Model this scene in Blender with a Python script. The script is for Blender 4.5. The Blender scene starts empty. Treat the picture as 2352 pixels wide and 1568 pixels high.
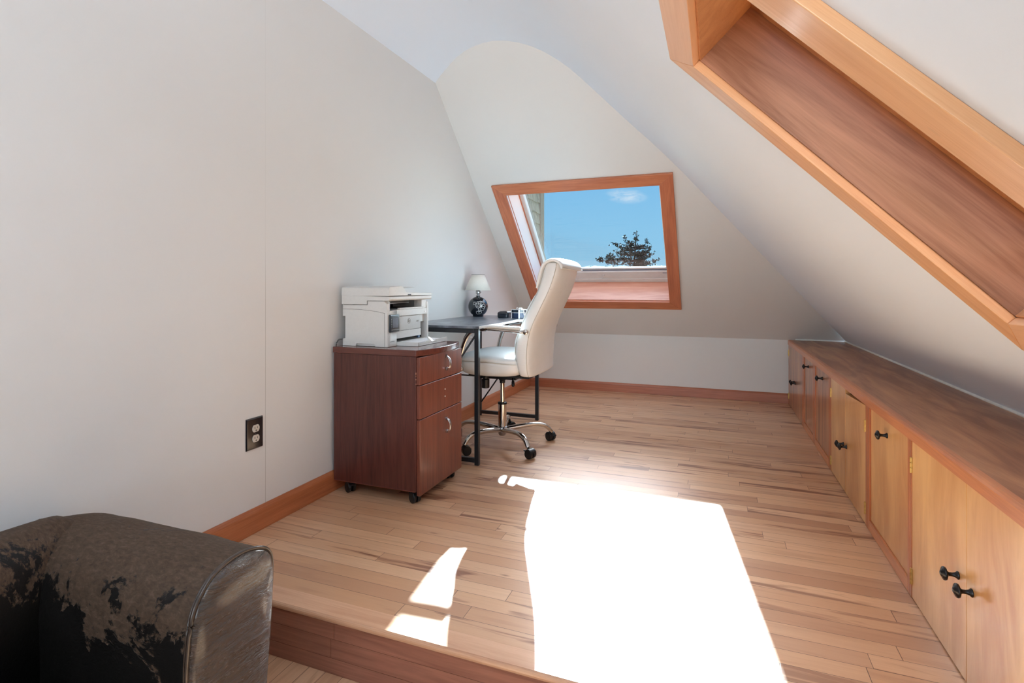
import bpy, bmesh, math, random
from mathutils import Vector, Matrix, noise
random.seed(7)
S = bpy.context.scene
COL = S.collection
PI = math.pi

# ------------------------------------------------------------------ camera
CAM_H = 0.957
cd = bpy.data.cameras.new('camera'); cam = bpy.data.objects.new('camera', cd); COL.objects.link(cam)
cam.location = (0, 0, CAM_H)
cam.rotation_euler = (PI / 2, 0, math.radians(20.833))
cd.sensor_width = 36.0; cd.lens = 1222.0 / 2352.0 * 36.0
cd.shift_y = -125.0 / 2352.0
cd.clip_start = 0.02; cd.clip_end = 500
S.camera = cam
S.view_settings.view_transform = 'Standard'; S.view_settings.look = 'None'
S.view_settings.exposure = 1.28; S.view_settings.gamma = 1.0
S.view_settings.use_curve_mapping = False
try:
    S.cycles.use_denoising = True
    S.cycles.max_bounces = 14; S.cycles.diffuse_bounces = 8; S.cycles.glossy_bounces = 6
    S.cycles.transparent_max_bounces = 12
    S.cycles.sample_clamp_indirect = 8.0
    S.cycles.blur_glossy = 0.5
except Exception:
    pass

# ------------------------------------------------------------------ node helpers
def lin(c):
    return tuple(((v / 255.0) / 12.92 if v / 255.0 <= 0.04045 else ((v / 255.0 + 0.055) / 1.055) ** 2.4) for v in c) + (1.0,)

class G:
    """tiny node-graph builder"""
    def __init__(s, nt):
        s.nt = nt
    def n(s, t, ins=None, **props):
        nd = s.nt.nodes.new(t)
        for k, v in props.items():
            setattr(nd, k, v)
        for k, v in (ins or {}).items():
            sock = nd.inputs[k]
            if isinstance(v, bpy.types.NodeSocket):
                s.nt.links.new(v, sock)
            else:
                sock.default_value = v
        return nd
    def m(s, op, a, b=None, c=None, clamp=False):
        ins = {0: a}
        if b is not None: ins[1] = b
        if c is not None: ins[2] = c
        nd = s.n('ShaderNodeMath', ins, operation=op); nd.use_clamp = clamp
        return nd.outputs[0]
    def mix(s, f, a, b, mode='MIX'):
        nd = s.n('ShaderNodeMix', {0: f}, data_type='RGBA', blend_type=mode)
        for i, v in ((6, a), (7, b)):
            if isinstance(v, bpy.types.NodeSocket): s.nt.links.new(v, nd.inputs[i])
            else: nd.inputs[i].default_value = v
        return nd.outputs[2]
    def ramp(s, f, stops):
        nd = s.n('ShaderNodeValToRGB', {0: f})
        el = nd.color_ramp.elements
        while len(el) < len(stops): el.new(0.5)
        for e, (p, c) in zip(el, stops):
            e.position = p; e.color = c if len(c) == 4 else tuple(c) + (1,)
        return nd.outputs[0]
    def rng(s, v, a, b, c, d):
        return s.n('ShaderNodeMapRange', {0: v, 1: a, 2: b, 3: c, 4: d}).outputs[0]
    def noise(s, vec, scale=5, detail=3, rough=0.5, dist=0.0):
        return s.n('ShaderNodeTexNoise', {'Vector': vec, 'Scale': scale, 'Detail': detail, 'Roughness': rough, 'Distortion': dist}).outputs[0]
    def mapv(s, vec, loc=(0, 0, 0), rot=(0, 0, 0), sc=(1, 1, 1)):
        return s.n('ShaderNodeMapping', {0: vec, 1: loc, 2: rot, 3: sc}).outputs[0]
    def bump(s, h, strength=0.3, dist=0.01):
        return s.n('ShaderNodeBump', {'Height': h, 'Strength': strength, 'Distance': dist}).outputs[0]

def new_mat(name):
    m = bpy.data.materials.new(name); m.use_nodes = True
    nt = m.node_tree; g = G(nt)
    bsdf = nt.nodes['Principled BSDF']
    return m, g, bsdf
def setb(g, b, **kw):
    for k, v in kw.items():
        k = {'color': 'Base Color', 'rough': 'Roughness', 'metal': 'Metallic', 'normal': 'Normal', 'coat': 'Coat Weight',
             'coat_rough': 'Coat Roughness', 'spec': 'Specular IOR Level', 'sheen': 'Sheen Weight'}[k]
        if isinstance(v, bpy.types.NodeSocket): g.nt.links.new(v, b.inputs[k])
        else: b.inputs[k].default_value = v

def plain(name, rgb, rough=0.5, metal=0.0, var=0.04, scale=30, bump=0.0, coat=0.0, coat_rough=0.1, spec=0.5):
    m, g, b = new_mat(name)
    tc = g.n('ShaderNodeTexCoord').outputs['Object']
    n = g.noise(tc, scale, 3)
    c = lin(rgb)
    lo = tuple(v * (1 - var) for v in c[:3]) + (1,); hi = tuple(min(1, v * (1 + var)) for v in c[:3]) + (1,)
    setb(g, b, color=g.ramp(n, [(0.3, lo), (0.7, hi)]), rough=rough, metal=metal, coat=coat, coat_rough=coat_rough, spec=spec)
    if bump: setb(g, b, normal=g.bump(n, bump, 0.002))
    return m

def wood(name, light, dark, grain=(1.0, 14.0, 14.0), rough=0.35, coat=0.3, streak=0.5, seed=0.0, rot=(0, 0, 0), fine=0.25, knots=None, blotch=0.25, scale=1.0):
    """grain = stretch per axis (small number = grain runs along that axis)"""
    m, g, b = new_mat(name)
    tc = g.n('ShaderNodeTexCoord').outputs['Object']
    v = g.mapv(tc, loc=(seed, seed * 1.7, seed * 0.6), rot=rot)
    v1 = g.mapv(v, sc=tuple(x * scale for x in grain))
    w = g.noise(v1, 1.6, 4, 0.55, 1.1)
    f = g.noise(g.mapv(v, sc=tuple(x * 9 * scale if x > 2 else x * 3 * scale for x in grain)), 2.5, 3, 0.6, 0.3)
    bl = g.noise(g.mapv(v, sc=tuple(max(1.0, x * 0.25) for x in grain)), 1.7, 2, 0.5, 0.6)
    t = g.m('ADD', g.m('MULTIPLY', g.rng(w, 0.36, 0.66, 0, 1), streak), g.m('MULTIPLY', g.rng(f, 0.34, 0.68, 0, 1), fine))
    t = g.m('ADD', t, g.m('MULTIPLY', g.rng(bl, 0.3, 0.7, -0.5, 0.5), blotch), clamp=True)
    c = g.mix(t, lin(light), lin(dark))
    if knots:
        vo = g.n('ShaderNodeTexVoronoi', {'Vector': g.mapv(v, sc=knots), 'Scale': 1.0}).outputs['Distance']
        k = g.rng(vo, 0.0, 0.075, 0.85, 0.0)
        c = g.mix(k, c, lin(tuple(int(x * 0.42) for x in dark)))
    setb(g, b, color=c, rough=rough, coat=coat, coat_rough=0.18, normal=g.bump(f, 0.06, 0.002))
    return m

# ------------------------------------------------------------------ world, sun, fill lamps
GLOW, ZEN = 24.0, 1.2
wd = bpy.data.worlds.new('sky'); S.world = wd; wd.use_nodes = True
g = G(wd.node_tree); wd.node_tree.nodes.clear()
tc = g.n('ShaderNodeTexCoord').outputs['Generated']
sx = g.n('ShaderNodeSeparateXYZ', {0: tc}).outputs
h = g.rng(sx[2], -0.02, 0.45, 0, 1)
sky = g.ramp(h, [(0.0, lin((176, 222, 240))), (0.16, lin((148, 205, 238))), (0.45, lin((130, 192, 236))), (1.0, lin((112, 172, 228)))])
sky = g.mix(g.rng(sx[2], -0.03, -0.0, 1, 0), sky, lin((90, 100, 80)))
yy = g.m('MAXIMUM', sx[1], 0.05)
cu = g.m('DIVIDE', sx[0], yy); cv = g.m('DIVIDE', sx[2], yy)
du = g.m('DIVIDE', g.m('ADD', cu, 0.1540), 0.034); dv = g.m('DIVIDE', g.m('SUBTRACT', cv, g.m('ADD', 0.1690, g.m('MULTIPLY', g.m('ADD', cu, 0.154), -0.12))), 0.0125)
rr = g.m('SQRT', g.m('ADD', g.m('MULTIPLY', du, du), g.m('MULTIPLY', dv, dv)))
cn = g.noise(g.mapv(tc, sc=(1, 1, 2.6)), 34, 5, 0.62, 0.6)
cl = g.m('MULTIPLY', g.rng(rr, 0.1, 1.25, 1, 0), g.rng(cn, 0.36, 0.62, 0, 1), clamp=True)
cn2 = g.noise(g.mapv(tc, sc=(1, 1, 4)), 5, 4, 0.6, 0.3)
sky = g.mix(g.m('MULTIPLY', cl, 0.75), sky, lin((238, 244, 250)))
# bright aureole of sky around the sun and a brighter zenith
dt = g.n('ShaderNodeVectorMath', {0: tc, 1: tuple(Vector((-0.1965, 1.0, 0.5366)).normalized())}, operation='DOT_PRODUCT').outputs['Value']
glow = g.m('MULTIPLY', g.m('POWER', g.rng(dt, 0.955, 1.0, 0, 1), 1.3), GLOW)
zen = g.m('MULTIPLY', g.rng(sx[2], 0.38, 0.62, 0, 1), ZEN)
stg = g.m('ADD', g.m('ADD', glow, zen), 0.42)
sky = g.mix(g.m('MINIMUM', g.m('MULTIPLY', g.m('ADD', glow, zen), 0.4), 0.85), sky, (1, 1, 1, 1))
bg = g.n('ShaderNodeBackground', {0: sky, 1: stg}).outputs[0]
g.n('ShaderNodeOutputWorld', {0: bg})

sd = bpy.data.lights.new('sun', 'SUN'); so = bpy.data.objects.new('sun', sd); COL.objects.link(so)
so.location = (-3, 9, 7)
SUN_DIR = Vector((0.1965, -1.0, -0.5366))
so.rotation_euler = SUN_DIR.to_track_quat('-Z', 'Y').to_euler()
sd.energy = 25.0; sd.angle = math.radians(0.6); sd.color = (0.68, 0.875, 1.0)

def area(name, loc, direction, sx_, sy_, power, color=(1, 1, 1), spread=180):
    l = bpy.data.lights.new(name, 'AREA'); l.shape = 'RECTANGLE'; l.size = sx_; l.size_y = sy_; l.energy = power; l.color = color
    l.spread = math.radians(spread)
    o = bpy.data.objects.new(name, l); COL.objects.link(o); o.location = loc
    o.rotation_euler = Vector(direction).to_track_quat('-Z', 'Y').to_euler()
    return o
# added fill lamp before the rear wall, unseen, lights the room from behind
area('rear_fill', (-0.45, -2.78, 1.05), (0.05, 1, 0.04), 2.0, 1.2, 4.5, (0.88, 0.95, 1.0), 75)
# second added fill, unseen behind the camera, bounced off the ceiling
area('ceiling_bounce_fill', (-0.30, -0.70, 1.30), (0.15, 1, 1.2), 0.7, 0.5, 9, (0.86, 0.94, 1.0), 110)

# ------------------------------------------------------------------ mesh helpers
def build(name, bm, mat, parent=None, loc=None, smooth=False, bevel=0.0, segs=2, angle=35, kind=None):
    """bm in world coordinates; origin moved to loc (or the parent's location)"""
    bmesh.ops.remove_doubles(bm, verts=bm.verts, dist=1e-6)
    bmesh.ops.recalc_face_normals(bm, faces=bm.faces)
    base = Vector(loc) if loc is not None else (Vector(parent['_o']) if parent is not None and '_o' in parent else Vector((0, 0, 0)))
    for v in bm.verts: v.co -= base
    me = bpy.data.meshes.new(name); bm.to_mesh(me); bm.free()
    o = bpy.data.objects.new(name, me); COL.objects.link(o)
    mats = mat if isinstance(mat, (list, tuple)) else [mat]
    for m_ in mats: me.materials.append(m_)
    if parent is not None:
        o.parent = parent
        po = Vector(parent['_o']) if '_o' in parent else Vector((0, 0, 0))
        o.location = base - po
    else:
        o.location = base
    o['_o'] = tuple(base)
    if smooth:
        for p in me.polygons: p.use_smooth = True
    if bevel > 0:
        md = o.modifiers.new('bevel', 'BEVEL'); md.width = bevel; md.segments = segs; md.limit_method = 'ANGLE'; md.angle_limit = math.radians(30)
        for p in me.polygons: p.use_smooth = True
        md.harden_normals = False
        wn = o.modifiers.new('wn', 'WEIGHTED_NORMAL'); wn.keep_sharp = True
    if kind: o['kind'] = kind
    return o

def thing(name, label, cat, loc, group=None):
    o = bpy.data.objects.new(name, None); COL.objects.link(o); o.location = loc; o['_o'] = tuple(loc)
    o.empty_display_size = 0.1
    o['label'] = label; o['category'] = cat
    if group: o['group'] = group
    return o
def tag(o, label=None, cat=None, group=None, kind=None):
    if label: o['label'] = label
    if cat: o['category'] = cat
    if group: o['group'] = group
    if kind: o['kind'] = kind
    return o

def box(bm, a, b, rot=None):
    x0, y0, z0 = a; x1, y1, z1 = b
    vs = [bm.verts.new(p) for p in ((x0, y0, z0), (x1, y0, z0), (x1, y1, z0), (x0, y1, z0), (x0, y0, z1), (x1, y0, z1), (x1, y1, z1), (x0, y1, z1))]
    if rot is not None:
        c = Vector(((x0 + x1) / 2, (y0 + y1) / 2, (z0 + z1) / 2))
        for v in vs: v.co = rot @ (v.co - c) + c
    for f in ((0, 3, 2, 1), (4, 5, 6, 7), (0, 1, 5, 4), (1, 2, 6, 5), (2, 3, 7, 6), (3, 0, 4, 7)): bm.faces.new([vs[i] for i in f])
    return vs
def hexa(bm, p8):
    vs = [bm.verts.new(p) for p in p8]
    for f in ((0, 3, 2, 1), (4, 5, 6, 7), (0, 1, 5, 4), (1, 2, 6, 5), (2, 3, 7, 6), (3, 0, 4, 7)): bm.faces.new([vs[i] for i in f])
def B(*boxes):
    bm = bmesh.new()
    for a, b in boxes: box(bm, a, b)
    return bm
def prism(bm, poly, axis, t0, t1):
    """extrude polygon; axis 'x': poly=(y,z); 'y': poly=(x,z); 'z': poly=(x,y)"""
    def P(p, t):
        return (t, p[0], p[1]) if axis == 'x' else ((p[0], t, p[1]) if axis == 'y' else (p[0], p[1], t))
    A_ = [bm.verts.new(P(p, t0)) for p in poly]; B_ = [bm.verts.new(P(p, t1)) for p in poly]
    n = len(poly)
    bm.faces.new(A_); bm.faces.new(B_[::-1])
    for i in range(n): bm.faces.new((A_[i], B_[i], B_[(i + 1) % n], A_[(i + 1) % n]))
def lathe(bm, prof, c, axis=Vector((0, 0, 1)), seg=24):
    """prof: list of (r, h) along axis from c"""
    ax = Vector(axis).normalized(); q = Vector((0, 0, 1)).rotation_difference(ax)
    rings = []
    for r, h_ in prof:
        if r < 1e-6:
            rings.append([bm.verts.new(Vector(c) + q @ Vector((0, 0, h_)))])
        else:
            rings.append([bm.verts.new(Vector(c) + q @ Vector((r * math.cos(2 * PI * i / seg), r * math.sin(2 * PI * i / seg), h_))) for i in range(seg)])
    for a, b in zip(rings, rings[1:]):
        for i in range(seg):
            j = (i + 1) % seg
            if len(a) == 1 and len(b) == 1: continue
            if len(a) == 1: bm.faces.new((a[0], b[j], b[i]))
            elif len(b) == 1: bm.faces.new((a[i], a[j], b[0]))
            else: bm.faces.new((a[i], a[j], b[j], b[i]))
    if len(rings[0]) > 1: bm.faces.new(rings[0][::-1])
    if len(rings[-1]) > 1: bm.faces.new(rings[-1])
def catmull(pts, n=8, closed=False):
    pts = [Vector(p) for p in pts]; out = []
    m_ = len(pts)
    rng_ = range(m_ if closed else m_ - 1)
    for i in rng_:
        if closed:
            p0, p1, p2, p3 = pts[(i - 1) % m_], pts[i], pts[(i + 1) % m_], pts[(i + 2) % m_]
        else:
            p0 = pts[max(i - 1, 0)]; p1 = pts[i]; p2 = pts[i + 1]; p3 = pts[min(i + 2, m_ - 1)]
        for k in range(n):
            t = k / n
            out.append(0.5 * ((2 * p1) + (p2 - p0) * t + (2 * p0 - 5 * p1 + 4 * p2 - p3) * t * t + (3 * p1 - p0 - 3 * p2 + p3) * t ** 3))
    if not closed: out.append(pts[-1])
    return out
def sweep(bm, pts, ra, rb=None, seg=12, closed=False, upv=(0, 0, 1), radii=None):
    """elliptic tube along pts; ra across, rb along up"""
    rb = rb or ra; pts = [Vector(p) for p in pts]; n = len(pts); rings = []
    for i, p in enumerate(pts):
        if closed: t = pts[(i + 1) % n] - pts[i - 1]
        else: t = pts[min(i + 1, n - 1)] - pts[max(i - 1, 0)]
        t.normalize(); u = Vector(upv)
        if abs(t.dot(u)) > 0.98: u = Vector((0, 1, 0)) if abs(t.y) < 0.9 else Vector((1, 0, 0))
        s_ = t.cross(u).normalized(); u2 = s_.cross(t).normalized()
        k = radii[i] if radii else 1.0
        rings.append([bm.verts.new(p + s_ * (ra * k * math.cos(2 * PI * j / seg)) + u2 * (rb * k * math.sin(2 * PI * j / seg))) for j in range(seg)])
    for i in range(n if closed else n - 1):
        a, b = rings[i], rings[(i + 1) % n]
        for j in range(seg): bm.faces.new((a[j], a[(j + 1) % seg], b[(j + 1) % seg], b[j]))
    if not closed: bm.faces.new(rings[0][::-1]); bm.faces.new(rings[-1])
def superell(cx_, cy_, rx, ry, e=4.0, seg=40):
    out = []
    for i in range(seg):
        t = 2 * PI * i / seg; c, s_ = math.cos(t), math.sin(t)
        out.append((cx_ + rx * math.copysign(abs(c) ** (2 / e), c), cy_ + ry * math.copysign(abs(s_) ** (2 / e), s_)))
    return out
def loft(bm, rings, cap=True):
    R = [[bm.verts.new(p) for p in r] for r in rings]; n = len(R[0])
    for a, b in zip(R, R[1:]):
        for j in range(n): bm.faces.new((a[j], a[(j + 1) % n], b[(j + 1) % n], b[j]))
    if cap: bm.faces.new(R[0][::-1]); bm.faces.new(R[-1])
def rod(bm, a, b, r, seg=10):
    sweep(bm, [a, b], r, seg=seg)
def bar(bm, a, b, w, h_=None, up=(0, 0, 1)):
    """square bar between two points"""
    h_ = h_ or w; a = Vector(a); b = Vector(b); t = (b - a).normalized(); u = Vector(up)
    if abs(t.dot(u)) > 0.95: u = Vector((0, 1, 0))
    s_ = t.cross(u).normalized() * (w / 2); u2 = s_.cross(t).normalized() * (h_ / 2)
    hexa(bm, [a - s_ - u2, a + s_ - u2, a + s_ + u2, a - s_ + u2, b - s_ - u2, b + s_ - u2, b + s_ + u2, b - s_ + u2])

# ------------------------------------------------------------------ room constants
XL = -1.682            # left wall
YF = 4.892             # far knee wall
KZ = 0.522             # crease height
FS = 0.941             # far slope dz/dy
NN = Vector((0, FS, 1)).normalized(); UU = Vector((0, -NN.z, NN.y)); P0 = Vector((0, YF, KZ))
def fs(x, v, w=0.0): return Vector((x, 0, 0)) + P0 + UU * v + NN * w
RK, RB = -1.0114, 1.5091   # right slope z = RB + RK x
RN = Vector((-RK, 0, 1)).normalized(); RV = Vector((RN.z, 0, -RN.x)); RP = Vector((0, 0, RB))
def rs(y, v, w=0.0): return Vector((0, y, 0)) + RP + RV * v + RN * w
YN = 1.255             # step nosing
ZL = -0.175            # lower floor
YB = -3.0              # rear wall

# ------------------------------------------------------------------ materials
M = {}
def paint(name, rgb, seams=()):
    m, g, b = new_mat(name)
    tc = g.n('ShaderNodeTexCoord').outputs['Object']
    n = g.noise(tc, 260, 2); n2 = g.noise(tc, 1.3, 3)
    c = lin(rgb)
    col = g.ramp(n2, [(0.3, tuple(v * 0.975 for v in c[:3]) + (1,)), (0.7, c)])
    if seams:
        sy = g.n('ShaderNodeSeparateXYZ', {0: tc}).outputs
        wv = g.m('MULTIPLY', g.rng(g.noise(tc, 3, 2), 0.3, 0.7, -1, 1), 0.0006)
        d = g.m('ABSOLUTE', g.m('SUBTRACT', g.m('ADD', sy[1], wv), seams[0]))
        col = g.mix(g.m('MULTIPLY', g.m('LESS_THAN', d, 0.0013), g.rng(sy[2], 0.9, 1.15, 0.4, 0.06)), col, lin((120, 112, 104)))
    setb(g, b, color=col, rough=0.62, spec=0.3, normal=g.bump(n, 0.05, 0.0015))
    return m
M['wall'] = paint('beige wall paint', (223, 222, 220), seams=(1.6415,))
M['far'] = paint('beige slope paint', (219, 219, 217))
M['ceil'] = paint('white ceiling paint', (226, 236, 248))

def floor_mat(name, y0, width, axis=1, length=0.82, lightc=((220, 176, 138), (202, 154, 116), (230, 188, 150), (188, 138, 102))):
    m, g, b = new_mat(name)
    tc = g.n('ShaderNodeTexCoord').outputs['Object']
    s_ = g.n('ShaderNodeSeparateXYZ', {0: tc}).outputs
    X_, Y_ = (s_[0], s_[1]) if axis == 1 else (s_[1], s_[0])
    ry = g.m('DIVIDE', g.m('SUBTRACT', Y_, y0), width)
    row = g.m('FLOOR', ry); fy = g.m('SUBTRACT', ry, row)
    wn = g.n('ShaderNodeTexWhiteNoise', {'W': g.m('MULTIPLY', row, 3.17)}, noise_dimensions='1D').outputs[0]
    cx_ = g.m('DIVIDE', g.m('ADD', X_, g.m('MULTIPLY', wn, 9.0)), g.m('MULTIPLY_ADD', wn, 0.35, length - 0.15))
    cf = g.m('FLOOR', cx_); fx = g.m('SUBTRACT', cx_, cf)
    pv = g.n('ShaderNodeCombineXYZ', {0: row, 1: cf, 2: 0.5}).outputs[0]
    r1n = g.n('ShaderNodeTexWhiteNoise', {'Vector': pv}, noise_dimensions='3D')
    r1 = r1n.outputs[0]
    r2 = g.n('ShaderNodeSeparateXYZ', {0: r1n.outputs[1]}).outputs
    base = g.ramp(r1, [(0.0, lin(lightc[0])), (0.35, lin(lightc[1])), (0.7, lin(lightc[2])), (1.0, lin(lightc[3]))])
    off = g.n('ShaderNodeCombineXYZ', {0: g.m('MULTIPLY', r2[0], 31.0), 1: g.m('MULTIPLY', r2[1], 17.0), 2: 0.0}).outputs[0]
    xy = g.n('ShaderNodeCombineXYZ', {0: X_, 1: Y_, 2: 0.0}).outputs[0]
    pos = g.n('ShaderNodeVectorMath', {0: xy, 1: off}, operation='ADD').outputs[0]
    gr = g.noise(g.mapv(pos, sc=(2.2, 55, 1)), 2.2, 4, 0.6, 0.6)
    fl = g.noise(g.mapv(pos, sc=(1.0, 13, 1)), 1.8, 3, 0.5, 1.2)
    col = g.mix(g.m('MULTIPLY', g.rng(gr, 0.35, 0.75, 0, 1), 0.35), base, lin((184, 138, 108)))
    hw = g.m('MULTIPLY', g.rng(fl, 0.53, 0.62, 0, 1), g.rng(r2[1], 0.45, 0.75, 0.15, 0.95), clamp=True)
    col = g.mix(hw, col, lin((124, 72, 46)))
    kn = g.n('ShaderNodeTexVoronoi', {'Vector': g.mapv(pos, sc=(2.6, 9, 1)), 'Scale': 1.0}).outputs['Distance']
    col = g.mix(g.rng(kn, 0.0, 0.06, 0.75, 0.0), col, lin((92, 54, 34)))
    col = g.mix(g.rng(r2[0], 0.0, 1.0, 0.0, 0.28), col, lin((176, 134, 106)))
    e1 = g.m('MINIMUM', fy, g.m('SUBTRACT', 1.0, fy)); e2 = g.m('MINIMUM', fx, g.m('SUBTRACT', 1.0, fx))
    sm = g.m('MAXIMUM', g.rng(e1, 0.007, 0.016, 1, 0), g.rng(e2, 0.0006, 0.0013, 1, 0), clamp=True)
    col = g.mix(g.m('MULTIPLY', sm, 0.85), col, lin((58, 36, 26)))
    rn = g.noise(tc, 7, 3)
    hgt = g.m('SUBTRACT', g.m('MULTIPLY', gr, 0.10), sm)
    setb(g, b, color=col, rough=g.rng(rn, 0.3, 0.7, 0.36, 0.46), coat=0.3, coat_rough=0.17, normal=g.bump(hgt, 0.22, 0.0015))
    return m
M['floor'] = floor_mat('maple strip floor', 1.327, 0.0605)
M['floor2'] = floor_mat('maple strip lower floor', 0.02, 0.0605, axis=0)
M['riser'] = floor_mat('step riser boards', 0, 0.0605, lightc=((168, 112, 88), (158, 104, 82), (170, 116, 90), (152, 98, 76)))
M['nose'] = wood('step nosing wood', (218, 172, 138), (188, 136, 104), (1.2, 16, 16), 0.3, 0.35)
M['fir'] = wood('fir baseboard', (196, 120, 78), (158, 88, 52), (18, 1.0, 26), 0.38, 0.3, fine=0.45)
M['firx'] = wood('fir baseboard far', (184, 112, 82), (142, 82, 56), (1.0, 18, 26), 0.38, 0.3, fine=0.35, seed=3)
M['casX'] = wood('cherry window casing rails', (206, 130, 92), (160, 86, 56), (1.6, 22, 22), 0.32, 0.4, seed=2, blotch=0.45)
M['casY'] = wood('cherry window casing stiles', (204, 126, 90), (158, 84, 58), (22, 1.6, 22), 0.32, 0.4, rot=(math.radians(43.3), 0, 0), seed=5, blotch=0.5)
M['sillw'] = wood('window sill jamb', (222, 172, 150), (190, 128, 106), (1.4, 14, 14), 0.3, 0.5, seed=8)
M['pineY'] = wood('pine skylight casing along slope', (232, 180, 132), (206, 142, 94), (1.3, 24, 24), 0.36, 0.35, rot=(0, math.radians(-45), 0), seed=1, knots=(2.2, 7.6, 7.0), streak=0.45)
M['pineX'] = wood('pine skylight casing head', (232, 182, 140), (208, 148, 104), (22, 1.4, 22), 0.36, 0.35, seed=4, knots=(5.0, 3.0, 5.0), streak=0.35)
M['plyj'] = wood('plywood skylight jamb', (176, 124, 94), (126, 80, 52), (1.0, 9, 9), 0.4, 0.3, rot=(0, math.radians(-45), 0), seed=6, fine=0.3, streak=0.8)
M['plyh'] = wood('head jamb board', (206, 146, 96), (168, 104, 60), (12, 12, 1.5), 0.4, 0.3, seed=9)
M['door'] = wood('maple plywood doors', (236, 186, 122), (198, 136, 80), (6, 6, 1.5), 0.3, 0.45, seed=2.3, streak=0.6, fine=0.12, blotch=0.9)
M['door2'] = wood('darker plywood doors', (196, 136, 92), (138, 84, 58), (9, 9, 1.0), 0.3, 0.45, seed=7.1, streak=0.9, fine=0.2, blotch=0.5)
M['stile'] = wood('stained cabinet stiles', (196, 116, 66), (154, 80, 42), (14, 14, 1.2), 0.34, 0.4, seed=1.3)
M['edge'] = wood('counter front edge', (214, 136, 82), (172, 96, 56), (20, 1.0, 20), 0.34, 0.4, seed=3.3)
M['top'] = wood('plywood counter top', (200, 144, 100), (152, 98, 66), (8, 0.9, 8), 0.38, 0.25, seed=4.4, streak=1.0, fine=0.25)
M['mahog'] = wood('mahogany laminate', (98, 52, 44), (58, 28, 25), (26, 26, 1.4), 0.34, 0.25, seed=5, fine=0.5)
M['mahogf'] = wood('mahogany laminate drawer fronts', (130, 72, 56), (92, 46, 36), (26, 26, 1.4), 0.32, 0.3, seed=6, fine=0.5)
M['mahogt'] = wood('mahogany laminate top', (104, 56, 48), (78, 42, 38), (1.4, 20, 20), 0.22, 0.5, seed=7)
M['chip'] = plain('chipped laminate', (196, 140, 110), 0.7)
M['black'] = plain('black plastic', (20, 21, 24), 0.42, var=0.15)
M['blackm'] = plain('black powder coated steel', (24, 27, 33), 0.4, 0.0, var=0.12, coat=0.3)
M['bronze'] = plain('oil rubbed bronze knob', (26, 26, 30), 0.28, 0.6, var=0.3, scale=60, coat=0.3)
M['brass'] = plain('brass hinge', (200, 168, 104), 0.3, 1.0, var=0.15, scale=120)
M['chrome'] = plain('chrome', (212, 208, 204), 0.09, 1.0, var=0.02)
M['nickel'] = plain('satin nickel', (190, 190, 192), 0.26, 1.0, var=0.04)
M['vinyl'] = plain('white frame vinyl', (206, 205, 204), 0.4, var=0.02)
M['jambglare'] = plain('jamb with painted sky glare', (236, 238, 242), 0.32, var=0.03, scale=3, coat=0.2)  # varnished wood jamb; the sky's glare on it is painted as white
M['alum'] = plain('outer frame track', (140, 130, 118), 0.45, 0.1, var=0.05)
M['alumd'] = plain('grey gasket', (120, 130, 150), 0.5)
M['printer'] = plain('off white printer plastic', (214, 214, 211), 0.42, var=0.02, scale=80, bump=0.02)
M['printer2'] = plain('warm white printer plastic', (198, 197, 193), 0.42, var=0.02, scale=80)
M['darkgrey'] = plain('dark interior', (40, 40, 42), 0.6)
M['panelb'] = plain('glossy black bezel', (28, 34, 46), 0.2, coat=0.5)
M['screen'] = plain('touch screen', (84, 96, 116), 0.12, var=0.25, scale=25, coat=0.6)
M['paper'] = plain('paper', (236, 238, 242), 0.7, var=0.02)
M['shade'] = plain('lamp shade fabric', (222, 216, 206), 0.8, var=0.03, scale=200, bump=0.1)
M['cord'] = plain('grey cord', (92, 90, 88), 0.5)
M['blueglass'] = plain('dark blue gift paper', (22, 42, 74), 0.35, var=0.2, coat=0.2)
M['bluegl2'] = plain('dark blue leather case', (22, 28, 40), 0.22, var=0.2, coat=0.4)
M['ribbon'] = plain('white ribbon', (232, 232, 232), 0.45, var=0.02)
M['ivory'] = plain('ivory receptacle', (206, 200, 190), 0.35)
M['brownp'] = plain('dark brown outlet plate', (30, 26, 30), 0.14, var=0.1, coat=0.5)
M['bead'] = plain('white caulk bead', (226, 226, 222), 0.5)
M['blackwood'] = plain('dark gap inside cabinet', (26, 18, 14), 0.8)

# desk top: slate look laminate
m, g, b = new_mat('dark slate laminate desk top'); tc = g.n('ShaderNodeTexCoord').outputs['Object']
n = g.noise(g.mapv(tc, sc=(3, 1.2, 1)), 3, 5, 0.65, 1.0)
setb(g, b, color=g.ramp(n, [(0.35, lin((66, 71, 80))), (0.5, lin((98, 105, 116))), (0.68, lin((138, 145, 156)))]), rough=0.3, coat=0.35, coat_rough=0.2)
M['slate'] = m
M['deskedge'] = plain('worn desk edge', (196, 196, 198), 0.3, var=0.1, scale=60)
# white leather of the chair
m, g, b = new_mat('white bonded leather'); tc = g.n('ShaderNodeTexCoord').outputs['Object']
n = g.noise(tc, 5, 4, 0.6); f = g.noise(tc, 420, 2); wr = g.noise(g.mapv(tc, sc=(3, 3, 9)), 6, 4, 0.6, 1.5)
spk = g.rng(g.noise(g.mapv(tc, sc=(1, 1, 0.6)), 46, 2, 0.5), 0.74, 0.80, 0, 0.35)
c = g.ramp(n, [(0.3, lin((224, 225, 224))), (0.7, lin((234, 234, 233)))])
c = g.mix(spk, c, lin((120, 116, 110)))
setb(g, b, color=c, rough=0.38, coat=0.15, coat_rough=0.25, normal=g.bump(g.m('ADD', g.m('MULTIPLY', f, 0.12), g.m('MULTIPLY', wr, 0.8)), 0.28, 0.006))
M['leather'] = m
M['piping'] = plain('white piping', (196, 191, 182), 0.45)
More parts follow.
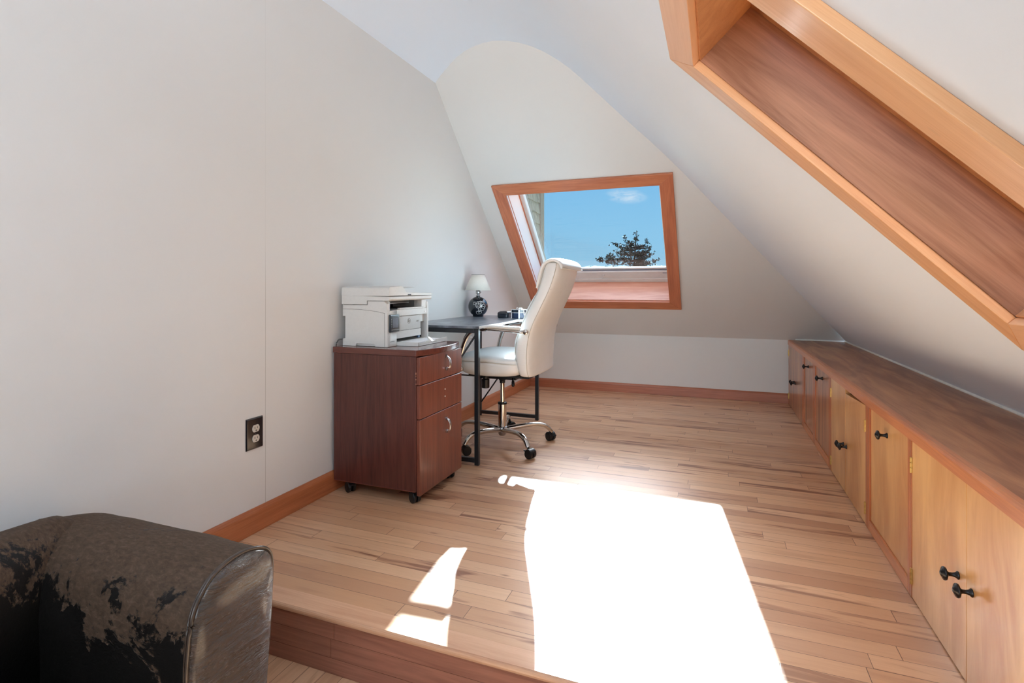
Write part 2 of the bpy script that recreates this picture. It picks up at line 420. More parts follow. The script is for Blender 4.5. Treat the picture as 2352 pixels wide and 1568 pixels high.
# peeled brown leather of the armchair
m, g, b = new_mat('peeling brown leather'); tc = g.n('ShaderNodeTexCoord').outputs['Object']
s_ = g.n('ShaderNodeSeparateXYZ', {0: tc}).outputs
n1 = g.noise(tc, 6.5, 6, 0.68, 0.6); n3 = g.noise(g.mapv(tc, sc=(1.0, 2.5, 1.5)), 60, 4, 0.65, 0.5)
# wear mask: the crown of the arm is peeled down to the brown backing, the inner side keeps its black skin
msk = g.m('ADD', g.m('ADD', g.m('MULTIPLY', g.m('SUBTRACT', s_[2], 0.445), 6.0), g.m('MULTIPLY', g.m('SUBTRACT', n1, 0.5), 5.0)), g.m('MULTIPLY', g.m('SUBTRACT', n3, 0.5), 0.9))
msk = g.rng(msk, -0.08, 0.08, 0, 1)
bk = g.ramp(n3, [(0.3, lin((62, 46, 34))), (0.55, lin((80, 62, 48))), (0.75, lin((100, 80, 66)))])
setb(g, b, color=g.mix(msk, lin((17, 13, 11)), bk), rough=g.rng(msk, 0, 1, 0.5, 0.72), spec=0.35,
     normal=g.bump(g.m('ADD', g.m('MULTIPLY', n3, 0.5), g.m('MULTIPLY', msk, -0.45)), 0.55, 0.004))
M['peel'] = m
m, g, b = new_mat('cracked glossy brown leather'); tc = g.n('ShaderNodeTexCoord').outputs['Object']
v = g.mapv(tc, rot=(math.radians(-32), 0, 0), sc=(1, 3.2, 13))
n1 = g.noise(v, 3.4, 5, 0.62, 0.8); n2 = g.noise(g.mapv(tc, rot=(math.radians(-32), 0, 0), sc=(1, 8, 24)), 9, 4, 0.6, 0.6)
setb(g, b, color=g.ramp(n1, [(0.3, lin((38, 27, 20))), (0.7, lin((84, 64, 50)))]), rough=g.rng(n1, 0.35, 0.65, 0.12, 0.30), coat=0.6, coat_rough=0.14, spec=0.7,
     normal=g.bump(g.m('ADD', n1, g.m('MULTIPLY', n2, 0.45)), 1.0, 0.022))
M['gloss'] = m
M['seam'] = plain('leather piping', (58, 46, 38), 0.3, var=0.3, scale=90, coat=0.4)
# lamp base with white leaf drawing
m, g, b = new_mat('dark glazed ceramic'); tc = g.n('ShaderNodeTexCoord').outputs['Object']
setb(g, b, color=g.ramp(g.noise(tc, 12, 3), [(0.3, lin((10, 16, 26))), (0.7, lin((20, 28, 42)))]), rough=0.1, coat=0.8, coat_rough=0.05)
M['ceramic'] = m
# glass
m = bpy.data.materials.new('window glass'); m.use_nodes = True; g = G(m.node_tree); m.node_tree.nodes.clear()
fr = g.n('ShaderNodeFresnel', {'IOR': 1.45}).outputs[0]
tr = g.n('ShaderNodeBsdfTransparent', {0: (0.97, 0.985, 0.985, 1)}).outputs[0]; gl = g.n('ShaderNodeBsdfGlossy', {0: (1, 1, 1, 1), 1: 0.02}).outputs[0]
mx = g.n('ShaderNodeMixShader', {0: g.m('MULTIPLY', fr, 0.12), 1: tr, 2: gl}).outputs[0]
g.n('ShaderNodeOutputMaterial', {0: mx}); M['glass'] = m
# outside
m, g, b = new_mat('weathered shingles'); tc = g.n('ShaderNodeTexCoord').outputs['Object']
n = g.noise(g.mapv(tc, sc=(1, 30, 3)), 2, 4, 0.6); l_ = g.noise(tc, 16, 5, 0.7)
c = g.ramp(n, [(0.3, lin((104, 94, 82))), (0.7, lin((136, 124, 110)))])
c = g.mix(g.rng(l_, 0.58, 0.64, 0, 0.75), c, lin((52, 50, 42)))
setb(g, b, color=c, rough=0.9, normal=g.bump(n, 0.4, 0.004)); M['shingle'] = m
M['cornerb'] = plain('weathered corner board', (112, 100, 88), 0.8, var=0.12, scale=25)
M['bark'] = plain('tree bark', (26, 28, 32), 0.9, var=0.3, scale=8)
M['needle'] = plain('spruce needles', (20, 33, 36), 0.8, var=0.35, scale=3)
M['grass'] = plain('grass ground', (84, 96, 62), 0.95, var=0.25, scale=0.6)
M['treeline'] = plain('distant foliage', (92, 124, 124), 0.9, var=0.2, scale=0.4)

# ================================================================== ROOM SHELL
bm = B(((XL, YN + 0.007, -0.02), (1.05, YF, 0)))
build('floor', bm, M['floor'], kind='structure')
bm = B(((-2.2, YB, ZL - 0.05), (1.75, YN + 0.3, ZL)))
build('floor_lower', bm, M['floor2'], kind='structure')
# step: nosing board with a rounded front edge, riser under it
bm = bmesh.new()
pr = [(YN + 0.072, 0.0004), (YN + 0.006, 0.0004)]
for k in range(9):
    a = PI / 2 + PI * k / 8
    pr.append((YN + 0.011 + 0.011 * math.cos(a), -0.0105 + 0.011 * math.sin(a)))
pr += [(YN + 0.011, -0.0215), (YN + 0.072, -0.0215)]
prism(bm, pr, 'x', XL, 0.56)
build('trim_1', bm, M['nose'], kind='structure', smooth=False)
bm = bmesh.new()
# riser boards, three courses with butt joints
for k, (z0, z1) in enumerate(((ZL, -0.128), (-0.128, -0.072), (-0.072, -0.0215))):
    xs = [XL, -1.05 + (0.012 if k == 2 else (0.0 if k == 1 else 0.5)), -0.35 + 0.2 * k, 0.56]
    for a, c_ in zip(xs, xs[1:]): box(bm, (a + 0.0006, YN + 0.012, z0 + 0.0006), (c_ - 0.0006, YN + 0.03, z1 - 0.0006))
m_, g, b = new_mat('riser wood'); tc = g.n('ShaderNodeTexCoord').outputs['Object']
gr = g.noise(g.mapv(tc, sc=(1.4, 20, 24)), 2, 4, 0.6, 0.8)
setb(g, b, color=g.ramp(gr, [(0.3, lin((176, 118, 96))), (0.7, lin((140, 90, 72)))]), rough=0.38, coat=0.2)
build('trim_2', bm, m_, kind='structure')

# ceiling profile (x, z) from the left wall over the curved crown down the right slope
PROF = [(XL, 2.272), (-1.64, 2.296), (-1.589, 2.320), (-1.53, 2.346), (-1.476, 2.368), (-1.415, 2.386), (-1.357, 2.398), (-1.29, 2.405), (-1.224, 2.407),
        (-1.15, 2.400), (-1.073, 2.384), (-1.0, 2.361), (-0.93, 2.330), (-0.86, 2.290), (-0.80, 2.248), (-0.74, 2.198), (-0.68, 2.144), (-0.62, 2.090), (-0.56, 2.036), (-0.50, 1.982), (-0.44, 1.930), (-0.38, 1.8785), (-0.30, 1.8060), (-0.2, 1.7114)]
xx = -0.05
while xx < 1.0: PROF.append((xx, RB + RK * xx)); xx += 0.15
PROF.append((1.015, RB + RK * 1.015))
def yend(z): return YF - (z - KZ) / FS
# right slope has the skylight opening: y 0.955..1.462, v -0.05..0.868
SY0, SY1, SV0, SV1 = 0.953, 1.464, -0.052, 0.868
hx0 = (RP + RV * SV0).x; hx1 = (RP + RV * SV1).x
xsr = sorted(set([p[0] for p in PROF if p[0] < hx0 - 0.02 or p[0] > hx1 + 0.02] + [p[0] for p in PROF if hx0 + 0.02 < p[0] < hx1 - 0.02] + [hx0, hx1]))
def profz(x):
    if x >= -0.2: return RB + RK * x
    for (a, za), (c_, zc) in zip(PROF, PROF[1:]):
        if a - 1e-9 <= x <= c_ + 1e-9: return za + (zc - za) * (x - a) / (c_ - a)
    return RB + RK * x
bm = bmesh.new()
def rowv(x):
    z = profz(x); ye = yend(z) if z > KZ else YF
    return {k: bm.verts.new((x, y, z)) for k, y in (('b', YB), ('s0', SY0), ('s1', SY1), ('e', ye))}
rows = [(x, rowv(x)) for x in xsr]
for (xa, a), (xb, b_) in zip(rows, rows[1:]):
    inside = xa >= hx0 - 1e-6 and xb <= hx1 + 1e-6
    for p, q in (('b', 's0'), ('s0', 's1'), ('s1', 'e')):
        if inside and p == 's0': continue
        bm.faces.new((a[p], b_[p], b_[q], a[q]))
build('ceiling', bm, M['ceil'], kind='structure', smooth=True)

# far slope with window opening
WX0, WX1, WV0, WV1 = -1.452, -0.344, 0.474, 1.645
def vtop(x):
    z = profz(x)
    return max(0.0, (z - KZ) / UU.z)
bm = bmesh.new()
xs = sorted(set([p[0] for p in PROF if abs(p[0] - WX0) > 0.02 and abs(p[0] - WX1) > 0.02] + [WX0, WX1]))
cols = []
for x in xs:
    vt = vtop(x)
    cols.append((x, {'b': bm.verts.new(fs(x, 0)), 'l': bm.verts.new(fs(x, min(WV0, vt))), 'h': bm.verts.new(fs(x, min(WV1, vt))), 't': bm.verts.new(fs(x, vt))}))
for (xa, a), (xb, c_) in zip(cols, cols[1:]):
    inside = xa >= WX0 - 1e-6 and xb <= WX1 + 1e-6
    for p, q in (('b', 'l'), ('l', 'h'), ('h', 't')):
        if inside and p == 'l': continue
        try: bm.faces.new((a[p], c_[p], c_[q], a[q]))
        except ValueError: pass
bmesh.ops.dissolve_degenerate(bm, edges=bm.edges, dist=1e-5)
build('wall_far_slope', bm, M['far'], kind='structure')
bm = bmesh.new()
vs = [bm.verts.new(p) for p in ((XL, YF, -0.02), (1.02, YF, -0.02), (1.02, YF, KZ), (XL, YF, KZ))]; bm.faces.new(vs)
build('wall_far', bm, M['far'], kind='structure')
# left wall follows the far slope at its far end
bm = bmesh.new()
vs = [bm.verts.new(p) for p in ((XL, YB, ZL), (XL, YF, ZL), (XL, YF, KZ), (XL, yend(2.272), 2.272), (XL, YB, 2.272))]; bm.faces.new(vs)
build('wall_left', bm, M['wall'], kind='structure')
# right knee wall behind the cabinets and in the lower room
bm = bmesh.new()
zk = RB + RK * 1.015
vs = [bm.verts.new(p) for p in ((1.015, YB, ZL), (1.015, YF, ZL), (1.015, YF, zk), (1.015, YB, zk))]; bm.faces.new(vs)
build('wall_right', bm, M['wall'], kind='structure')
# rear wall behind the camera; its wide window opening is added to admit light
bm = bmesh.new()
wx0, wx1, wz0, wz1 = -1.55, 0.65, 0.40, 1.70
zt = lambda x: profz(x)
rx = [XL, wx0] + [p[0] for p in PROF if wx0 + 0.02 < p[0] < wx1 - 0.02] + [wx1, 1.015]
cv_ = []
for x in rx:
    top = zt(x)
    cv_.append((x, [bm.verts.new((x, YB, z)) for z in (ZL, min(wz0, top), max(min(wz1, top - 0.02), min(wz0, top) + 0.001), top)]))
for (xa, a), (xb, c_) in zip(cv_, cv_[1:]):
    for k in range(3):
        if k == 1 and xa >= wx0 - 1e-6 and xb <= wx1 + 1e-6: continue
        bm.faces.new((a[k], c_[k], c_[k + 1], a[k + 1]))
build('wall_rear', bm, M['wall'], kind='structure')

# baseboards
def bbprof(h_=0.094, t=0.014):
    return [(0, 0), (t, 0), (t, h_ * 0.80), (t * 0.9, h_ * 0.86), (t * 0.55, h_ * 0.95), (t * 0.25, h_), (0, h_)]
bm = bmesh.new(); prism(bm, [(XL + a, z + 0.001) for a, z in bbprof()], 'y', YN + 0.01, YF)
build('baseboard_left', bm, M['fir'], kind='structure')
bm = bmesh.new(); prism(bm, [(YF - a, z + 0.001) for a, z in bbprof(0.082)], 'x', XL + 0.014, 0.574)
build('baseboard_far', bm, M['firx'], kind='structure')

# ================================================================== WINDOW 1 (far slope)
def frame_obj(fn, u0, u1, v0, v1, wd_, w0, w1, mats, parent, name, mitre=True):
    """four mitred boards, one mesh; fn(u, v, w)"""
    bm = bmesh.new()
    o = [(u0, v0), (u1, v0), (u1, v1), (u0, v1)]; i = [(u0 + wd_, v0 + wd_), (u1 - wd_, v0 + wd_), (u1 - wd_, v1 - wd_), (u0 + wd_, v1 - wd_)]
    for k in range(4):
        a, b_, c_, d = o[k], o[(k + 1) % 4], i[(k + 1) % 4], i[k]
        ef = 0.0003
        n0 = len(bm.faces)
        hexa(bm, [fn(a[0], a[1], w0), fn(b_[0], b_[1], w0), fn(c_[0], c_[1], w0), fn(d[0], d[1], w0), fn(a[0], a[1], w1), fn(b_[0], b_[1], w1), fn(c_[0], c_[1], w1), fn(d[0], d[1], w1)])
        bm.faces.ensure_lookup_table()
        for f in bm.faces[n0:]: f.material_index = k % 2 if len(mats) > 1 else 0
    return bm
W1 = bpy.data.objects.new('window_1', None); COL.objects.link(W1); W1['kind'] = 'structure'; W1.location = fs(-0.898, 1.06); W1['_o'] = tuple(W1.location)
def nodbl_build(name, bm, mat, parent, bevel=0.0):
    me_base = Vector(parent['_o'])
    bmesh.ops.recalc_face_normals(bm, faces=bm.faces)
    for v in bm.verts: v.co -= me_base
    me = bpy.data.meshes.new(name); bm.to_mesh(me); bm.free()
    o = bpy.data.objects.new(name, me); COL.objects.link(o); o.parent = parent; o['_o'] = tuple(me_base)
    for m__ in (mat if isinstance(mat, (list, tuple)) else [mat]): me.materials.append(m__)
    if bevel:
        md = o.modifiers.new('bevel', 'BEVEL'); md.width = bevel; md.segments = 2; md.limit_method = 'ANGLE'
        for p in me.polygons: p.use_smooth = True
        o.modifiers.new('wn', 'WEIGHTED_NORMAL')
    return o
CW = 0.090
nodbl_build('casing', frame_obj(fs, WX0 - CW, WX1 + CW, WV0 - CW - 0.004, WV1 + CW, CW, -0.019, 0.0, [0, 1], W1, 'casing'), [M['casX'], M['casY']], W1, 0.0025)
JD = 0.215; T = 0.016
def jamb_board(fn, corners, name, mat, parent):
    bm = bmesh.new(); (u0, v0), (u1, v1) = corners[0], corners[1]
    hexa(bm, [fn(u0, v0, -0.001), fn(u1, v0, -0.001), fn(u1, v1, -0.001), fn(u0, v1, -0.001), fn(u0, v0, corners[2]), fn(u1, v0, corners[2]), fn(u1, v1, corners[2]), fn(u0, v1, corners[2])])
    return nodbl_build(name, bm, mat, parent)
jamb_board(fs, ((WX0 - T, WV0 - T + .004), (WX1 + T, WV0 + .004), JD + 0.05), 'sill', M['sillw'], W1)
jamb_board(fs, ((WX0 - T, WV1), (WX1 + T, WV1 + T), JD + 0.05), 'head_jamb', M['casX'], W1)
jamb_board(fs, ((WX0 - T, WV0), (WX0, WV1), JD - 0.01), 'side_jamb', M['jambglare'], W1)
jamb_board(fs, ((WX1, WV0), (WX1 + T, WV1), JD + 0.05), 'side_jamb', M['casY'], W1)
# thin wood bead along the inner edge of the left jamb and at its end
bm = bmesh.new()
for (wa, wb_, xa) in ((0.018, 0.026, WX0 + 0.0025), (JD - 0.01, JD + 0.006, WX0 + 0.004)):
    hexa(bm, [fs(WX0 - 0.002, WV0, wa), fs(xa, WV0, wa), fs(xa, WV1, wa), fs(WX0 - 0.002, WV1, wa), fs(WX0 - 0.002, WV0, wb_), fs(xa, WV0, wb_), fs(xa, WV1, wb_), fs(WX0 - 0.002, WV1, wb_)])
nodbl_build('bead', bm, M['casY'], W1)
# white vinyl bottom rail with roller, gasket and latch
bm = bmesh.new()
def slab(bm, fn, u0, u1, v0, v1, w0, w1):
    hexa(bm, [fn(u0, v0, w0), fn(u1, v0, w0), fn(u1, v1, w0), fn(u0, v1, w0), fn(u0, v0, w1), fn(u1, v0, w1), fn(u1, v1, w1), fn(u0, v1, w1)])
slab(bm, fs, WX0 + .03, WX1 - .0, WV0 + .006, WV0 + .045, JD - 0.01, JD + 0.05)
slab(bm, fs, WX0 + .03, WX1 - .0, WV0 + .045, WV0 + .125, JD - 0.002, JD + 0.03)
nodbl_build('bottom_rail', bm, M['vinyl'], W1, 0.003)
bm = bmesh.new(); slab(bm, fs, WX0 + .03, WX1 - .004, WV0 + .126, WV0 + .140, JD + 0.012, JD + 0.028); nodbl_build('gasket', bm, M['alumd'], W1)
# sash
SW0, SW1 = JD + 0.012, JD + 0.030
sv0, sv1, su0, su1 = WV0 + 0.140, WV1 + 0.03, WX0 + 0.0, WX1 - 0.0
SA = bpy.data.objects.new('sash', None)
bm = bmesh.new()
slab(bm, fs, su0, su1, sv0, sv0 + 0.015, SW0, SW1)
slab(bm, fs, su1 - 0.032, su1 + 0.01, sv0, sv1, SW0, SW1 + 0.02)
slab(bm, fs, su0, su0 + 0.03, sv0 - 0.14, sv1, SW0 - 0.006, SW1 + 0.03)
slab(bm, fs, su0, su1, sv1 - 0.0, sv1 + 0.05, SW0, SW1)
nodbl_build('sash', bm, M['vinyl'], W1, 0.003)
bm = bmesh.new()
slab(bm, fs, su0 - 0.005, su0 + 0.022, sv0 - 0.14, sv1, SW1 + 0.042, SW1 + 0.08)
slab(bm, fs, su0 - 0.01, su0 + 0.01, sv0 - 0.14, sv1, SW1 + 0.028, SW1 + 0.044)
nodbl_build('outer_track', bm, M['alum'], W1)
bm = bmesh.new(); slab(bm, fs, su0 + 0.028, su1 - 0.03, sv0 + 0.013, sv1 + 0.002, SW0 + 0.008, SW0 + 0.012)
nodbl_build('pane', bm, M['glass'], W1)
# latch tab in the middle of the rail, small black catch on the right, dark label slot
lc = fs(-0.905, WV0 + 0.085, JD - 0.006)
bm = bmesh.new(); lathe(bm, [(0.0, -.004), (0.011, -.003), (0.012, 0.004)], lc, -NN, 16); bar(bm, lc - NN * 0.006 + UU * 0.004, lc - NN * 0.010 - UU * 0.026 + Vector((-0.016, 0, 0)), 0.007, 0.004)
nodbl_build('latch', bm, M['vinyl'], W1)
bm = bmesh.new(); slab(bm, fs, WX1 - 0.062, WX1 - 0.016, WV0 + 0.104, WV0 + 0.111, JD - 0.004, JD); nodbl_build('label_slot', bm, M['alumd'], W1)
bm = bmesh.new(); slab(bm, fs, su1 - 0.048, su1 - 0.028, 1.475, 1.486, SW0 + 0.006, SW0 + 0.014); nodbl_build('catch', bm, M['black'], W1)

# ================================================================== WINDOW 2 (skylight in the right slope)
W2 = bpy.data.objects.new('window_2', None); COL.objects.link(W2); W2['kind'] = 'structure'; W2.location = rs((SY0 + SY1) / 2, (SV0 + SV1) / 2); W2['_o'] = tuple(W2.location)
SC = 0.094; ST = -0.021
# casing; fn(u=y, v, w)
nodbl_build('casing', frame_obj(rs, SY0 - SC + 0.004, SY1 + SC, SV0 - SC, SV1 + SC, SC, ST, 0.0, [0, 1], W2, 'c'), [M['pineX'], M['pineY']], W2, 0.002)
JS = 0.165; r_ = 0.005
def sj(a, b_, name, mat, w1=JS):
    bm = bmesh.new(); slab(bm, rs, a[0], b_[0], a[1], b_[1], -0.0005, w1); nodbl_build(name, bm, mat, W2)
sj((SY1 - r_, SV0 - .02), (SY1 + .016, SV1 + .02), 'far_jamb', M['plyj'])
sj((SY0 - .016, SV0 - .02), (SY0 + r_, SV1 + .02), 'near_jamb', M['plyj'])
sj((SY0, SV0 - .016), (SY1, SV0 + r_), 'head_jamb', M['plyh'])
sj((SY0, SV1 - r_), (SY1, SV1 + .016), 'bottom_jamb', M['plyh'])
bm = bmesh.new()
for (a0, b0, a1, b1) in ((SY0 - .02, SV0 - .02, SY1 + .02, SV0 + .045), (SY0 - .02, SV1 - .045, SY1 + .02, SV1 + .02), (SY0 - .02, SV0 - .02, SY0 + .045, SV1 + .02), (SY1 - .04, SV0 - .02, SY1 + .02, SV1 + .02)):
    slab(bm, rs, a0, a1, b0, b1, JS, JS + 0.045)
nodbl_build('sash', bm, M['plyh'], W2)
bm = bmesh.new(); slab(bm, rs, SY0, SY1, SV0, SV1, JS + 0.02, JS + 0.025); nodbl_build('pane', bm, M['glass'], W2)

# window 3: frame of the unseen window added in the rear wall
W3 = bpy.data.objects.new('added_rear_window', None); COL.objects.link(W3); W3['kind'] = 'structure'; W3.location = (-0.45, YB, 1.05); W3['_o'] = tuple(W3.location)
bm = bmesh.new()
for a, b_ in (((wx0, YB - .02, wz0), (wx1, YB + .02, wz0 + .05)), ((wx0, YB - .02, wz0), (wx0 + .05, YB + .02, wz1)), ((-0.47, YB - .02, wz0), (-0.43, YB + .02, wz1 )), ):
    box(bm, a, b_)
nodbl_build('frame', bm, M['vinyl'], W3)

# ================================================================== BUILT-IN LOW CABINETS
FX = 0.567                     # front plane of stiles
ZT = 0.523                     # counter top
DR = 0.006                     # door recess
def knob(parent, y, z, x=FX + DR):
    bm = bmesh.new()
    lathe(bm, [(0.0095, 0.0), (0.010, 0.002), (0.0065, 0.006), (0.0048, 0.012), (0.0048, 0.019), (0.0075, 0.023), (0.0155, 0.026), (0.0165, 0.029), (0.0155, 0.032),
               (0.0125, 0.0325), (0.012, 0.034), (0.0085, 0.0345), (0.0078, 0.036), (0.004, 0.038), (0, 0.0385)], (x, y, z), Vector((-1, 0, 0)), 28)
    return build('knob', bm, M['bronze'], parent, loc=(x, y, z), smooth=True)
def hinge(parent, y, z):
    bm = bmesh.new()
    x = FX - 0.001
    for z0, z1 in ((-0.024, -0.0085), (-0.0075, 0.0075), (0.0085, 0.024)):
        lathe(bm, [(0.0, 0.0), (0.0042, 0.0), (0.0042, z1 - z0), (0, z1 - z0)], (x, y, z + z0), Vector((0, 0, 1)), 12)
    box(bm, (x, y - 0.006, z - 0.022), (x + 0.0035, y + 0.006, z + 0.022))
    return build('hinge', bm, M['brass'], parent, loc=(x, y, z), smooth=False)
def cabinet(label, y0, y1, st_near, st_far, doors, rail, dmat):
    """y0 near end, y1 far end; stiles widths; doors list of (ya, yb, [knobs], [hinges])"""
    t = thing('base_cabinet', label, 'cabinet', (FX + 0.2, (y0 + y1) / 2, 0.001), 'built-in cabinets under the sloping ceiling')
    bm = bmesh.new()
    g_ = 0.0012
    box(bm, (FX + 0.022, y0 + g_, 0.001), (1.0, y1 - g_, 0.02)); box(bm, (0.985, y0 + g_, 0.02), (1.0, y1 - g_, 0.48))
    box(bm, (FX + 0.022, y0 + g_, 0.02), (0.985, y0 + 0.012, 0.48)); box(bm, (FX + 0.022, y1 - 0.012, 0.02), (0.985, y1 - g_, 0.48))
    build('carcass', bm, M['blackwood'], t)
    build('stile', B(((FX, y0, 0.001), (FX + 0.022, y0 + st_near, 0.4855))), M['stile'], t, bevel=0.001)
    build('stile', B(((FX, y1 - st_far, 0.001), (FX + 0.022, y1, 0.4855))), M['stile'], t, bevel=0.001)
    if rail: build('bottom_rail', B(((FX, y0 + st_near, 0.001), (FX + 0.02, y1 - st_far, rail))), M['edge'], t, bevel=0.001)
    for (ya, yb, kn, hg, drop) in doors:
        bm = bmesh.new(); zb = (rail + 0.002) if rail else 0.004
        x0, x1 = FX + (DR if rail else 0.001), FX + 0.0215
        zt0, zt1 = 0.4835 - drop[0], 0.4835 - drop[1]      # top height at near / far edge
        hexa(bm, [(x0, ya, zb), (x1, ya, zb), (x1, yb, zb), (x0, yb, zb), (x0, ya, zt0), (x1, ya, zt0), (x1, yb, zt1), (x0, yb, zt1)])
        d = build('door', bm, dmat, t, bevel=0.0008)
        for (ky, kz) in kn: knob(d, ky, kz, x0)
        for (hy, hz) in hg: hinge(d, hy, hz)
    return t
g_ = 0.0018
cabinet('farthest cabinet of the low row, two streaky doors with paired knobs against the end wall', 4.125, 4.874, 0.038, 0.012,
        [(4.165, 4.51, [(4.488, 0.232)], [], (0, 0)), (4.513, 4.861, [(4.545, 0.235)], [(4.862, 0.42), (4.862, 0.07)], (0, 0))], 0, M['door2'])
cabinet('narrowest cabinet of the low row, single knob door beside the farthest double cabinet', 3.69, 4.124, 0.040, 0.037,
        [(3.732, 4.085, [(3.925, 0.438)], [], (0, 0))], 0.042, M['door2'])
cabinet('narrow single door cabinet with a high knob, beside the middle double cabinet', 3.210, 3.689, 0.032, 0.040,
        [(3.244, 3.647, [(3.450, 0.438)], [], (0, 0))], 0.042, M['door2'])
cabinet('middle double door cabinet with brass hinges and a dark gap above its dropped nearer door', 2.475, 3.209, 0.028, 0.026,
        [(2.506, 2.858, [(2.832, 0.222)], [(2.503, 0.400), (2.503, 0.07)], (0.002, 0.021)), (2.861, 3.180, [(2.893, 0.219)], [(3.183, 0.408), (3.183, 0.056)], (0, 0))], 0, M['door'])
cabinet('single golden door cabinet with one high knob, between the two nearest double cabinets', 1.984, 2.474, 0.020, 0.028,
        [(2.006, 2.444, [(2.237, 0.430)], [], (0, 0))], 0.042, M['door'])
cabinet('nearest cabinet of the low row, two broad golden doors whose black knobs nearly touch', 1.262, 1.983, 0.012, 0.014,
        [(1.276, 1.588, [(1.558, 0.236)], [], (0, 0)), (1.5905, 1.966, [(1.634, 0.239)], [(1.9675, 0.41), (1.9675, 0.068)], (0, 0))], 0, M['door'])
CT = thing('counter_top', 'long reddish plywood counter along the low cabinets under the sloping ceiling', 'counter', (0.79, 3.07, 0.486))
bm = bmesh.new(); xb = 1.0
prism(bm, [(FX + 0.02, 0.486), (FX + 0.02, 0.5235), (0.970, 0.5225), (0.970, 0.486)], 'y', 1.262, YF - 0.004)
build('top_board', bm, M['top'], CT)
bm = bmesh.new()
prism(bm, [(FX - 0.004, 0.487), (FX - 0.004, 0.516), (FX - 0.001, 0.5215), (FX + 0.004, 0.5245), (FX + 0.0195, 0.5248), (FX + 0.0195, 0.487)], 'y', 1.262, YF - 0.004)
build('front_edge', bm, M['edge'], CT)
# white bead where counter meets slope
bm = bmesh.new()
xs0 = (RB - 0.5235) / -RK
sweep(bm, [(0.966, 1.262, 0.5262), (0.966, YF - 0.014, 0.5262), (FX + 0.05, YF - 0.010, 0.5262)], 0.006, seg=8)
build('trim_3', bm, M['bead'], kind='structure')

# ================================================================== FILE CABINET
FC = thing('file_cabinet', 'dark mahogany three drawer file cabinet on casters under the printer', 'file cabinet', (-1.45, 2.236, 0.0))
cx0, cx1, cy0, cy1 = -1.664, -1.222, 2.030, 2.442
bm = B(((cx0, cy0, 0.058), (cx1, cy0 + 0.016, 0.650)), ((cx0, cy1 - 0.016, 0.058), (cx1, cy1, 0.650)), ((cx0, cy0 + .016, 0.058), (cx0 + 0.012, cy1 - .016, 0.650)), ((cx0 + .012, cy0 + .016, 0.058), (cx1, cy1 - .016, 0.074)))
build('body', bm, M['mahog'], FC, bevel=0.0008)
bm = B(((cx0 + 0.002, cy0 - 0.001, 0.0555), (cx1 - 0.004, cy1, 0.0582))); build('base_edge', bm, M['mahogf'], FC)
bm = bmesh.new()
poly = [(cx0 - 0.004, cy0 - 0.004), (cx1 + 0.002, cy0 - 0.004)]
for k in range(1, 16):
    t = k / 16.0; y = cy0 - 0.004 + t * (cy1 - cy0 + 0.008); poly.append((cx1 + 0.002 + 0.034 * math.sin(PI * t) ** 0.8, y))
poly += [(cx1 + 0.002, cy1 + 0.004), (cx0 - 0.004, cy1 + 0.004)]
prism(bm, poly, 'z', 0.651, 0.679)
build('top', bm, M['mahogt'], FC, bevel=0.003)
def drawer(z0, z1, handle_z=None):
    bm = B(((cx1 + 0.001, cy0 + 0.001, z0), (cx1 + 0.019, cy1 - 0.001, z1)))
    d = build('drawer', bm, M['mahogf'], FC, bevel=0.003)
    if handle_z:
        bm = bmesh.new()
        pts = catmull([(cx1 + 0.019, 2.268, handle_z + 0.030), (cx1 + 0.034, 2.268, handle_z + 0.027), (cx1 + 0.044, 2.268, handle_z + 0.010), (cx1 + 0.045, 2.268, handle_z - 0.012), (cx1 + 0.038, 2.268, handle_z - 0.026), (cx1 + 0.019, 2.268, handle_z - 0.030)], 5)
        sweep(bm, pts, 0.0085, 0.0030, 12, upv=(1, 0, 0.01))
        build('handle', bm, M['nickel'], d, smooth=True)
    return d
drawer(0.5265, 0.6485, 0.596); dm = drawer(0.3765, 0.5235); drawer(0.040, 0.3735, 0.298)
for z in (0.470, 0.436):
    bm = bmesh.new(); lathe(bm, [(0.0, 0), (0.0032, 0), (0.0028, 0.0015), (0, 0.002)], (cx1 + 0.019, 2.262, z), Vector((1, 0, 0)), 10)
    build('screw_cap', bm, M['ribbon'], dm)
for (z, s1, w_) in ((0.577, 0.006, 0.0022), (0.566, 0.003, 0.0016), (0.551, 0.0025, 0.0030), (0.531, 0.003, 0.0016)):
    bm = bmesh.new(); lathe(bm, [(0, 0), (s1, 0), (s1 * 0.8, 0.0008), (0, 0.0008)], (cx1 - 0.001, cy0 + 0.0002, z), Vector((0, -1, 0)), 7)
    for v in bm.verts: v.co.x = cx1 - 0.001 + (v.co.x - cx1 + 0.001) * w_ / s1
    build('chip', bm, M['chip'], FC)
def caster(parent, x, y, z_top, r, ang=0.0, mat='black', w=0.022):
    """twin-wheel caster touching z=0"""
    d = Vector((math.cos(ang), math.sin(ang), 0)); s_ = Vector((-d.y, d.x, 0)); c = Vector((x, y, r)) + d * r * 0.55
    bm = bmesh.new()
    for sg in (-1, 1):
        lathe(bm, [(0, 0), (r * 0.62, 0), (r * 0.93, 0.001), (r, 0.003), (r, w * 0.42), (r * 0.93, w * 0.5), (r * 0.5, w * 0.52), (0, w * 0.5)], c + s_ * sg * 0.0035, s_ * sg, 26)
    o = build('caster', bm, M[mat], parent, smooth=False, bevel=0.0006)
    bm = bmesh.new()
    # hood over the wheels
    pts = [c + d * (r * 1.0 * math.cos(a)) + Vector((0, 0, r * 1.04 * math.sin(a))) for a in [math.radians(q) for q in range(20, 185, 15)]]
    for a, b_ in zip(pts, pts[1:]): bar(bm, a, b_, w * 1.05, 0.004, up=(0, 0, 1))
    rod(bm, (x, y, r * 1.5), (x, y, z_top), 0.0065)
    build('hood', bm, M[mat], o)
    return o
